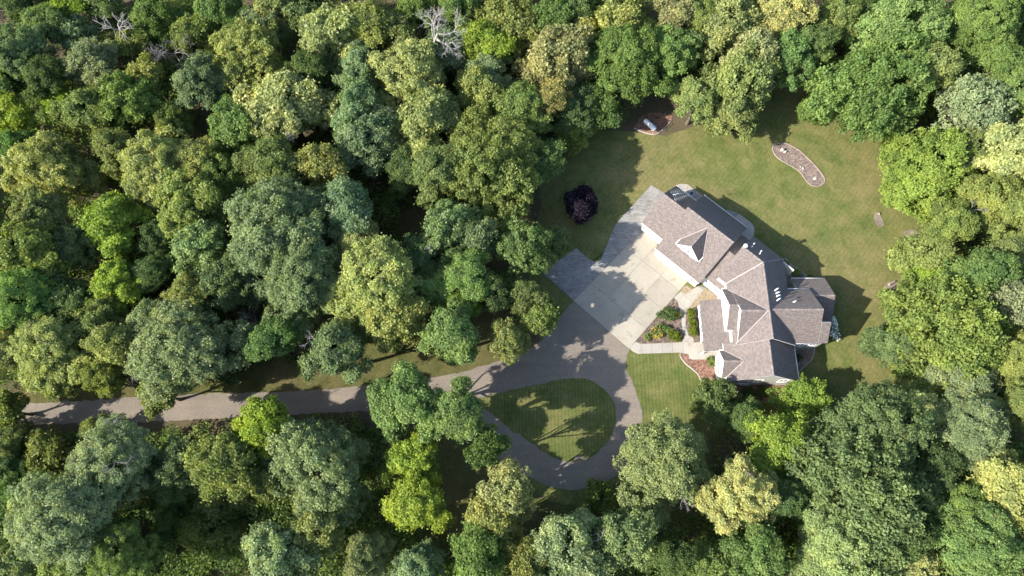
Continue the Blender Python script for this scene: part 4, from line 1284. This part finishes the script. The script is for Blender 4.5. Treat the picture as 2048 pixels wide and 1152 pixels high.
(222,915,72,'f','K',"large pale green tree with white dead limbs south of the drive",17),
(138,1030,90,'f','K',"largest pale green crown in the bottom-left wood",18),
(372,925,46,'s','V',"dusky blue-green tree right of the one with white dead limbs",13),
(645,935,96,'f','B',"very large bluish-green tree south of the drive"),
(528,848,50,'c','L',"yellow-green bright tree overhanging the drive's south edge",14),
(442,920,58,'c','M',"yellow-green tree left of the very large bluish-green one",15),
(540,962,44,'c','O',"small green-yellow crown tucked under the very large bluish tree",10),
(100,915,36,'c','M',"small yellow-green tree by the left end of the drive",7),
(18,885,40,'f','O',"olive crown at the left edge just below the drive",7),
(28,1015,60,'f','G',"green crown on the left edge, lower part"),
(242,1112,70,'f','E',"bright green crown on the bottom edge, left"),
(132,1132,42,'c','M',"yellow-olive crown on bottom edge between two green ones, left"),
(555,1118,64,'f','K',"pale bluish crown on the bottom edge below the big bluish tree"),
(632,1062,52,'c','M',"yellow-olive crown at the foot of the very large bluish tree"),
(42,1125,48,'f','B',"bluish crown in the bottom-left corner"),
(12,945,40,'f','D',"dark crown on the left edge below the drive",8),
(330,960,40,'f','D',"dark crown in deep shade right of the tree with dead limbs"),
(190,862,24,'f','O',"small green tree at the drive's south edge, far left",5),
(14,815,36,'f','O',"olive crown hiding the drive where it meets the left edge",8),
(130,760,34,'c','M',"low yellow-olive crown on the drive's north edge below the large yellow tree",8),
(320,782,36,'f','O',"low green crown on the drive's north verge left of the great dusty tree",9),
(455,735,34,'f','D',"dark low crown on the drive's shaded north verge",7),
(425,1008,32,'t','O',"low olive sapling in the lower-left clearing, upper one",5),
(482,990,28,'f','M',"low yellow-green sapling in the lower-left clearing beside the big bluish tree",4.5),
(392,1062,30,'t','O',"low green sapling in the middle of the lower-left clearing",5),
(462,1078,32,'f','O',"low olive sapling in the lower-left clearing near the bottom edge",5),
(335,1035,30,'f','D',"low dark sapling on the left side of the lower-left clearing",5),
# --- west
(222,440,56,'c','L',"brilliant lime-green crown in the western wood"),
(88,432,50,'c','M',"yellow-green crown left of the brilliant lime one"),
(55,500,64,'f','O',"broad dull olive crown near the left edge, middle"),
(150,492,42,'f','V',"dark olive crown between the dull olive and brilliant lime crowns"),
(58,605,78,'f','E',"large blue-tinged light green crown on the left edge"),
(232,570,46,'f','L',"low yellow-green crown below the brilliant lime one"),
(202,632,46,'c','M',"yellow-olive crown right of the large light green left-edge one"),
(390,410,74,'c','M',"large olive-yellow crown left of the great bluish-green tree"),
(402,495,56,'f','B',"bluish-green crown under the large olive-yellow one"),
(372,590,44,'t','M',"yellow-olive fluffy crown above the great dusty tree by the drive"),
(448,560,46,'f','V',"dusky crown left of the great bluish-green tree"),
(555,465,92,'f','B',"great bluish-green tree, upper of the pair in the west-centre wood"),
(598,560,76,'f','B',"great bluish-green tree, lower of the pair in the west-centre wood"),
(690,425,60,'f','B',"bluish-green crown right of the great pair, above the sunlit yellow tree"),
(95,694,68,'c','Y',"large yellow tree north of the drive's left end"),
(15,705,46,'c','Y',"yellow crown on the left edge above the drive"),
(232,696,52,'c','Y',"yellow-olive tree beside the large yellow one, north of drive"),
(366,702,92,'f','B',"great dusty-green tree hanging over the drive's north edge, left"),
(302,640,44,'f','K',"pale dusty crown on the upper left flank of great dusty-green tree"),
(542,678,50,'f','G',"deep green rounded tree north of the drive, left of the dead-limbed one"),
(680,704,58,'f','B',"blue-green tree with grey dead limb and visible trunk by the drive"),
(208,754,38,'c','M',"small yellow-olive crown over the drive's north edge, far left"),
(300,545,40,'f','D',"dark crown in the shaded hollow below the brilliant lime one"),
(320,470,40,'f','D',"dark crown between the brilliant lime and olive-yellow ones"),
(140,600,36,'f','D',"dark crown in the gap right of the light green left-edge one"),
# --- centre
(755,560,84,'c','W',"big sunlit straw-yellow tree in the centre of the wood"),
(788,640,62,'c','Y',"lower yellow crown joined to the big sunlit straw-yellow tree"),
(722,492,44,'c','W',"upper straw crown joined to the big sunlit straw-yellow tree"),
(898,450,54,'t','B',"grey-green tree with dead twigs beside the small sunny clearing"),
(958,472,42,'t','B',"grey-green crown right of the one with dead twigs"),
(1050,488,52,'t','V',"dark olive tree reaching towards the weathered concrete pad",12.5),
(1112,482,28,'t','V',"thin outer branches of olive tree hanging over weathered concrete",9),
(870,575,34,'f','E',"small bright green crown right of the big straw-yellow tree"),
(935,555,42,'f','E',"bright green crown in the middle of the central group"),
(926,612,38,'f','N',"brightest green crown of the central group"),
(900,672,60,'f','E',"green rounded tree at the drive's north edge in the centre"),
(1045,600,42,'t','O',"olive-green crown left of the concrete apron's west corner",11.5),
(1078,640,34,'t','O',"olive-green crown next to the drive's junction with apron",10.5),
(1008,678,38,'t','M',"light olive tree on the drive's north side near the junction",11.5),
(842,520,42,'f','D',"dark green crown behind the small bright green one, centre"),
(905,525,34,'f','D',"dark crown under the grey-green tree with dead twigs"),
(985,590,34,'f','D',"dark low crown in the middle of the shaded central grove"),
]
roots = {}
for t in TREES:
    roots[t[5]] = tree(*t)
for key, ang, seed in (("blue-green tree with grey dead limb and visible trunk by the drive", 2.7, 3), ("large pale green tree with white dead limbs south of the drive", 1.4, 4),
                       ("great dusty-green tree hanging over the drive's north edge, left", 3.9, 6), ("grey-green tree with dead twigs beside the small sunny clearing", 4.2, 7),
                       ("green-olive crown with a grey dead limb, above the deep green one", 0.6, 8), ("big pale green tree at the loop's south-east side", 5.2, 9),
                       ("round olive crown with grey twigs left of the spiky yellow tree", 0.9, 10), ("green-olive crown with bare twigs, above the broad drooping olive tree", 4.8, 11),
                       ("pale green crown with twigs on bottom edge, centre", 0.2, 12), ("bluish-green crown with bare twigs, under the broad bluish one", 1.2, 13)):
    dead_limb(roots[key], ang, seed)
    if "white dead limbs" in key: dead_limb(roots[key], 5.9, 21, dz=0.55, at_r=0.6)

dead_tree(885, 42, 17.5, (868, 85), "big white bare dead tree near top edge", 1.2, 0.20, depth=3, seed=5, L=2.8, z0=11, mat=DEADWOOD_PALE)
dead_tree(325, 75, 16.5, (362, 125), "grey bare twiggy dead tree with fine branches, upper left", 0.9, 0.13, depth=3, seed=8, L=2.6, z0=6)
dead_tree(232, 18, 18.0, (240, 66), "white leaning dead trunk with few forks near the top edge", 0.55, 0.16, depth=2, seed=12, L=2.2, z0=8, mat=DEADWOOD_PALE)
dead_tree(72, 232, 11.0, (80, 262), "grey leafless thicket between small lime crowns at left", 1.0, 0.08, depth=3, seed=15, L=2.0, z0=5)
dead_tree(505, 612, 10.0, (515, 650), "dark grey bare twigs above the deep green rounded tree", 0.9, 0.08, depth=3, seed=19, L=1.9, z0=5)

tree(1160, 407, 35, 'd', 'P', "dark purple-leaved round tree on the shaded back lawn", 5.8, "purple_tree", group="trees standing on the lawn", vary=False)
tree(1620, 225, 26, 'f', 'G', "low green sapling on the lawn beside the huge spreading tree", 4.0, "sapling", group="trees standing on the lawn")
tree(1200, 1000, 30, 's', 'O', "thin yellow-green sapling below the loop's southern bend", 3.5, "sapling", group="saplings south of the loop")

# ------------------------------------------------------------------ shrubs in the beds
def shrub(x, y, rx, h, col, label, name="shrub", n=900, size=0.2, ry=None, flowers=None, group="garden shrubs"):
    """Rounded garden shrub: foliage of many small leaves on a short stem; flowers as its own part."""
    c = at(x, y, h*0.5); m = metres(x, y, h*0.5)
    R = rx*m; RY = (ry or rx)*m
    r = np.random.default_rng(int(x*7+y))
    root = empty(name, (c.x, c.y, -0.01)); tag(root, label, "shrub", group)
    o = unit(r.normal(size=(n, 3))+np.array((0, 0, 0.3)))
    nk = 26
    kc = unit(r.normal(size=(nk, 3))+np.array((0, 0, .4)))*r.uniform(0.5, 0.8, (nk, 1)); ki = r.integers(0, nk, n)
    P = kc[ki]+o*0.34*np.cbrt(r.uniform(0.2, 1, (n, 1)))
    P = P*np.array((R, RY, h*0.5)); P[:, 2] = np.maximum(P[:, 2]+h*0.5, 0.04)
    V, F = leaves(P, o+np.array((0, 0, .5)), size, r, 0.5)
    t = np.clip(0.5+r.normal(0, .2, nk)[ki]+r.normal(0, .2, n), 0, 1)
    f = link("foliage", mesh_np("foliage", V, None, (LEAF,), t, F3=F), root); f.color = (*(col if isinstance(col, tuple) else COL[col]), 1)
    segs = [(np.array((0, 0, 0)), k*np.array((R, RY, h*.5))*0.8+np.array((0, 0, h*.5)), 0.03, 0.012) for k in kc[:8]]
    V, F = branch_tubes(segs, 5)
    link("stem", mesh_np("stem", V, F, (BARK,)), root)
    if flowers:
        k = flowers[1]; idx = r.choice(n, k, replace=False)
        V, F = leaves(P[idx]*1.05+np.array((0, 0, 0.06)), np.tile((0, 0, 1.0), (k, 1))+o[idx]*0.5, flowers[2], r, 0.2, 1.0)
        link("flowers", mesh_np("flowers", V, None, (flowers[0],), np.full(k, 0.5), F3=F), root)
    return root
FL_Y = plain("orange yellow petals", (0.50, 0.25, 0.02), 0.6, var=0.3, scale=8)
FL_W = plain("white petals", (0.72, 0.74, 0.66), 0.6, var=0.1, scale=8)
LIME = (0.145, 0.175, 0.022)
shrub(1336, 628, 22, 1.5, 'D', "dark green spreading shrub in the triangular bed, largest there", ry=17, n=1600)
shrub(1315, 665, 15, 0.8, 'O', "yellow-orange flowering clump in the triangular bed", flowers=(FL_Y, 75, 0.13), n=800)
shrub(1349.5, 671, 14.5, 1.1, LIME, "lime-green ball shrub in the triangular bed's corner", n=1000)
shrub(1329, 655, 13, 0.7, 'G', "low blue-green perennial clump beside the yellow-orange flowers", n=600)
shrub(1296, 673, 10, 0.6, 'O', "small sparse perennial at the triangular bed's pointed end", n=260)
shrub(1356, 628, 8, 0.8, 'O', "small orange-flecked plant at the dark shrub's right side", flowers=(FL_Y, 30, 0.14), n=300)
shrub(1382, 628, 10, 1.2, LIME, "lime hedge ball along the porch front, nearest the rock bed", ry=12, n=700, group="lime hedge along porch")
shrub(1384, 645, 10.5, 1.3, LIME, "lime hedge ball along the porch front, middle one", ry=11, n=700, group="lime hedge along porch")
shrub(1387, 663, 10.5, 1.3, LIME, "lime hedge ball along the porch front, nearest the stoop", ry=12, n=700, group="lime hedge along porch")
shrub(1424, 722, 12, 1.0, 'O', "small green shrub on red mulch below the porch corner", n=700)
shrub(1500, 788, 18, 1.3, 'D', "dark green shrub below the grey gable wall, left one", n=1000)
shrub(1524, 784, 13, 1.1, 'D', "dark green shrub below the grey gable wall, right one", n=800)
shrub(1598, 716, 9, 1.1, 'D', "dark rounded shrub in the shaded corner bed", n=600)
shrub(1595, 546, 9.5, 1.6, 'M', "pale yellow-green shrub behind the house by the low wing", n=700)
shrub(1573, 528, 6, 1.4, 'M', "smaller pale shrub hugging the back wall", n=450)
shrub(1667, 655, 12, 1.7, 'G', "white-flowering shrub against the house's east wall", ry=26, n=1300, flowers=(FL_W, 190, 0.24))
shrub(1620, 555, 7, 0.6, 'G', "low green plant beside the low wing's north wall", n=300)

# ------------------------------------------------------------------ gas tank
tp = at(1300, 249, 0.85); t_dir = (at(1311.5, 259.5, 0.85)-at(1288.5, 238.5, 0.85)).normalized()
tank = empty("gas_tank", (tp.x, tp.y, 0), math.atan2(t_dir.y, t_dir.x)); tag(tank, "white cylindrical gas tank with domed lid on mulch at the wood edge", "gas tank")
bm = bmesh.new(); n = 18; rings = []
prof = [(-1.5, 0.02), (-1.47, 0.18), (-1.38, 0.33), (-1.22, 0.44), (-1.05, 0.48), (1.05, 0.48), (1.22, 0.44), (1.38, 0.33), (1.47, 0.18), (1.5, 0.02)]
for x, r in prof: rings.append([bm.verts.new((x, r*math.cos(2*math.pi*i/n), 0.78+r*math.sin(2*math.pi*i/n))) for i in range(n)])
for a, b in zip(rings, rings[1:]):
    for i in range(n): bm.faces.new((a[i], b[i], b[(i+1) % n], a[(i+1) % n])).smooth = True
bm.faces.new(rings[0]); bm.faces.new(rings[-1][::-1])
link("tank_body", bm_mesh("tank_body", bm, TANK), tank)
bm = bmesh.new(); add_tube(bm, (0.15, 0, 1.22), (0.15, 0, 1.42), 0.22, 0.2, 14); add_tube(bm, (0.15, 0, 1.42), (0.15, 0, 1.50), 0.2, 0.08, 14); link("valve_dome", bm_mesh("valve_dome", bm, TANK), tank)
for x in (-0.85, 0.85):
    bm = bmesh.new(); add_box(bm, (x-0.08, -0.36, -0.02), (x+0.08, 0.36, 0.42)); link("leg", bm_mesh("leg", bm, CURB), tank)

# ------------------------------------------------------------------ stones, log, stump, air conditioner
def boulder(x, y, s, label, h=0.5, name="boulder", mat=None, seed=0):
    c = at(x, y, 0); r = np.random.default_rng(seed)
    bm = bmesh.new(); bmesh.ops.create_icosphere(bm, subdivisions=3, radius=1)
    off = r.uniform(0, 9, 3)
    for v in bm.verts:
        q = v.co
        k = 1+0.16*math.sin(3*q.x+off[0])*math.cos(2.5*q.y+off[1])+0.10*math.sin(5*q.z+4*q.x+off[2])
        v.co = Vector((q.x*s*k, q.y*s*0.78*k, q.z*s*h*k+s*h*0.45))
    me = bm_mesh(name, bm, mat or PALE_STONE)
    a = me.attributes.new("tint", 'FLOAT', 'FACE'); a.data.foreach_set("value", np.full(len(me.polygons), 0.75, dtype=np.float32))
    o = link(name, me); o.location = (c.x, c.y, -0.02); o.rotation_euler = (0, 0, r.uniform(0, 3))
    tag(o, label, "stone"); return o
boulder(1564, 301, 0.36, "pale upright stone at the upper end of the kidney bed", 1.3, seed=1)
boulder(1570, 304, 0.30, "smaller pale stone beside the upright one in the kidney bed", 0.8, seed=2)
boulder(1606, 337, 0.22, "tiny pale stone in the middle of the kidney bed", 0.6, seed=3)
boulder(1601, 334, 0.16, "smallest pebble-sized stone left of the kidney bed's middle stone", 0.6, seed=4)
boulder(1630, 357, 0.4, "flat round pale stone at the lower end of the kidney bed", 0.35, seed=5)
def log(x, y, x2, y2, r, label, name, zc=None):
    a, b = at(x, y, r), at(x2, y2, r)
    root = empty(name, (a.x, a.y, -0.03)); tag(root, label, "log")
    segs = 5; V = []; F = []
    d = (b-a); L = d.length; d.normalize(); s = Vector((-d.y, d.x, 0)); k = 9
    for i in range(segs+1):
        rr = r*(1-0.25*i/segs)*(1+0.06*math.sin(i*2.1))
        for j in range(k):
            t = 2*math.pi*j/k
            V.append(tuple(d*(L*i/segs)+s*rr*math.cos(t)+Vector((0, 0, rr*math.sin(t)+r))))
    for i in range(segs):
        for j in range(k): F.append((i*k+j, i*k+(j+1) % k, (i+1)*k+(j+1) % k, (i+1)*k+j))
    link("bark", mesh_np("bark", V, F, (LOGWOOD,), smooth=True), root)
    for i, sg in ((0, 1), (segs, -1)):
        bm = bmesh.new(); vs = [bm.verts.new(V[i*k+j]) for j in range(k)]; bm.faces.new(vs if sg < 0 else vs[::-1])
        link("cut_end", bm_mesh("cut_end", bm, CURB), root)
    return root
log(1778, 569, 1790, 562, 0.2, "pale fallen log lying on bare earth at the lawn's east edge", "fallen_log")
log(1757, 426, 1760, 429, 0.2, "short pale stump block on bare earth by the bright round tree", "stump")
ap = at(1382, 389, 0.4)
ac = empty("air_conditioner", (ap.x, ap.y, 0), 0.8); tag(ac, "grey square air conditioner unit on gravel behind the garage", "air conditioner")
bm = bmesh.new(); add_box(bm, (-0.42, -0.42, 0.05), (0.42, 0.42, 0.85)); bmesh.ops.bevel(bm, geom=bm.edges[:], offset=0.05, segments=2, affect='EDGES'); link("casing", bm_mesh("casing", bm, METAL), ac)
bm = bmesh.new(); add_tube(bm, (0, 0, 0.85), (0, 0, 0.88), 0.34, 0.34, 20); link("fan_grille", bm_mesh("fan_grille", bm, DARKMETAL), ac)
bm = bmesh.new(); add_box(bm, (-0.55, -0.55, -0.02), (0.55, 0.55, 0.05)); link("pad", bm_mesh("pad", bm, CURB), ac)

# ------------------------------------------------------------------ undergrowth and the wood beyond the picture
HOUSE_PX = [(1275,470),(1345,375),(1420,390),(1590,480),(1690,560),(1690,700),(1600,790),(1420,770),(1370,720),(1300,560)]
CLEAR = [ground_poly([(1262,262),(1275,225),(1300,212),(1345,218),(1352,235),(1340,270),(1300,275)]), [(p[0], p[1]) for p in smooth_loop(ground_poly(LAWN_PX), 2)], DRIVE_POLY, ground_poly(HOUSE_PX), ground_poly(OLD_PX), ground_poly(APRON_PX)]
THIN = [ground_poly(VERGE_PX), ground_poly(SOUTH_PX)]
r = np.random.default_rng(99)
UP_P, UP_N, UP_T = [], [], []
count = 0
while count < 2900:
    px, py = r.uniform(-60, 2110), r.uniform(-40, 1200)
    g = at(px, py, 0.5)
    if any(inside((g.x+dx, g.y+dy), c) for c in CLEAR for dx, dy in ((0, 0), (2.3, 0), (-2.3, 0), (0, 2.3), (0, -2.3))): continue
    thin = any(inside(g, c) for c in THIN)
    if thin and r.uniform() < 0.93: continue
    if not thin and r.uniform() < 0.12: continue
    h = r.uniform(0.4, 1.0) if thin else r.uniform(0.2, 1.0)**0.9*6.0
    R = min(h*r.uniform(0.5, 0.85)+0.3, r.uniform(1.3, 2.1))
    n = int(70+85*R)
    o = unit(r.normal(size=(n, 3))+np.array((0, 0, 0.5)))
    P = o*R*np.cbrt(r.uniform(0.3, 1, (n, 1)))*np.array((1.2, 1.2, 0.8))+np.array((g.x, g.y, h*0.6))
    P[:, 2] = np.maximum(P[:, 2], 0.08)
    UP_P.append(P); UP_N.append(o); UP_T.append(np.clip(r.uniform(0.1, 0.8)+r.normal(0, .2, n), 0, 1)); count += 1
P = np.concatenate(UP_P)
V, F = leaves(P, np.concatenate(UP_N), 0.30, r, 0.5)
ug = link("undergrowth", mesh_np("undergrowth", V, None, (LEAF,), np.concatenate(UP_T), F3=F)); ug.color = (0.150, 0.205, 0.062, 1)
tag(ug, "dense leafy green undergrowth beneath the woodland trees", "undergrowth", kind="stuff")

# the wood goes on outside the picture: one mass
WP, WN_, WT = [], [], []
base_P, base_N, base_T, _, _ = crown_points(5.5, 4500, 4242, 7, 1.1)
cnt = 0
while cnt < 88:
    px, py = r.uniform(-420, 2470), r.uniform(-330, 1480)
    hz = r.uniform(7, 11)
    if -75 < px < 2125 and -90 < py < 1250: continue
    if px < 0 and 660 < py < 1200: hz = r.uniform(2.5, 4.0)  # unseen crowns kept low here so their shadows on the drive stay short
    if px < 20 and 770 < py < 880: continue
    p = at(px, py, hz)
    if any((p.x-q[0])**2+(p.y-q[1])**2 < 30 for q in WT): continue
    a = r.uniform(0, 6.28); s = r.uniform(0.75, 1.35)
    ca, sa = math.cos(a), math.sin(a)
    Q = np.stack([base_P[:, 0]*ca-base_P[:, 1]*sa, base_P[:, 0]*sa+base_P[:, 1]*ca, base_P[:, 2]], 1)*s+np.array((p.x, p.y, hz))
    Nn = np.stack([base_N[:, 0]*ca-base_N[:, 1]*sa, base_N[:, 0]*sa+base_N[:, 1]*ca, base_N[:, 2]], 1)
    WP.append(Q); WN_.append(Nn); WT.append((p.x, p.y)); cnt += 1
V, F = leaves(np.concatenate(WP), np.concatenate(WN_), 0.52, r, 0.5)
ww = link("surrounding_woodland", mesh_np("surrounding_woodland", V, None, (LEAF,), np.tile(base_T, cnt), F3=F)); ww.color = (0.16, 0.18, 0.06, 1)
tag(ww, "green woodland canopy continuing beyond the surveyed trees on all sides", "woodland", kind="stuff")
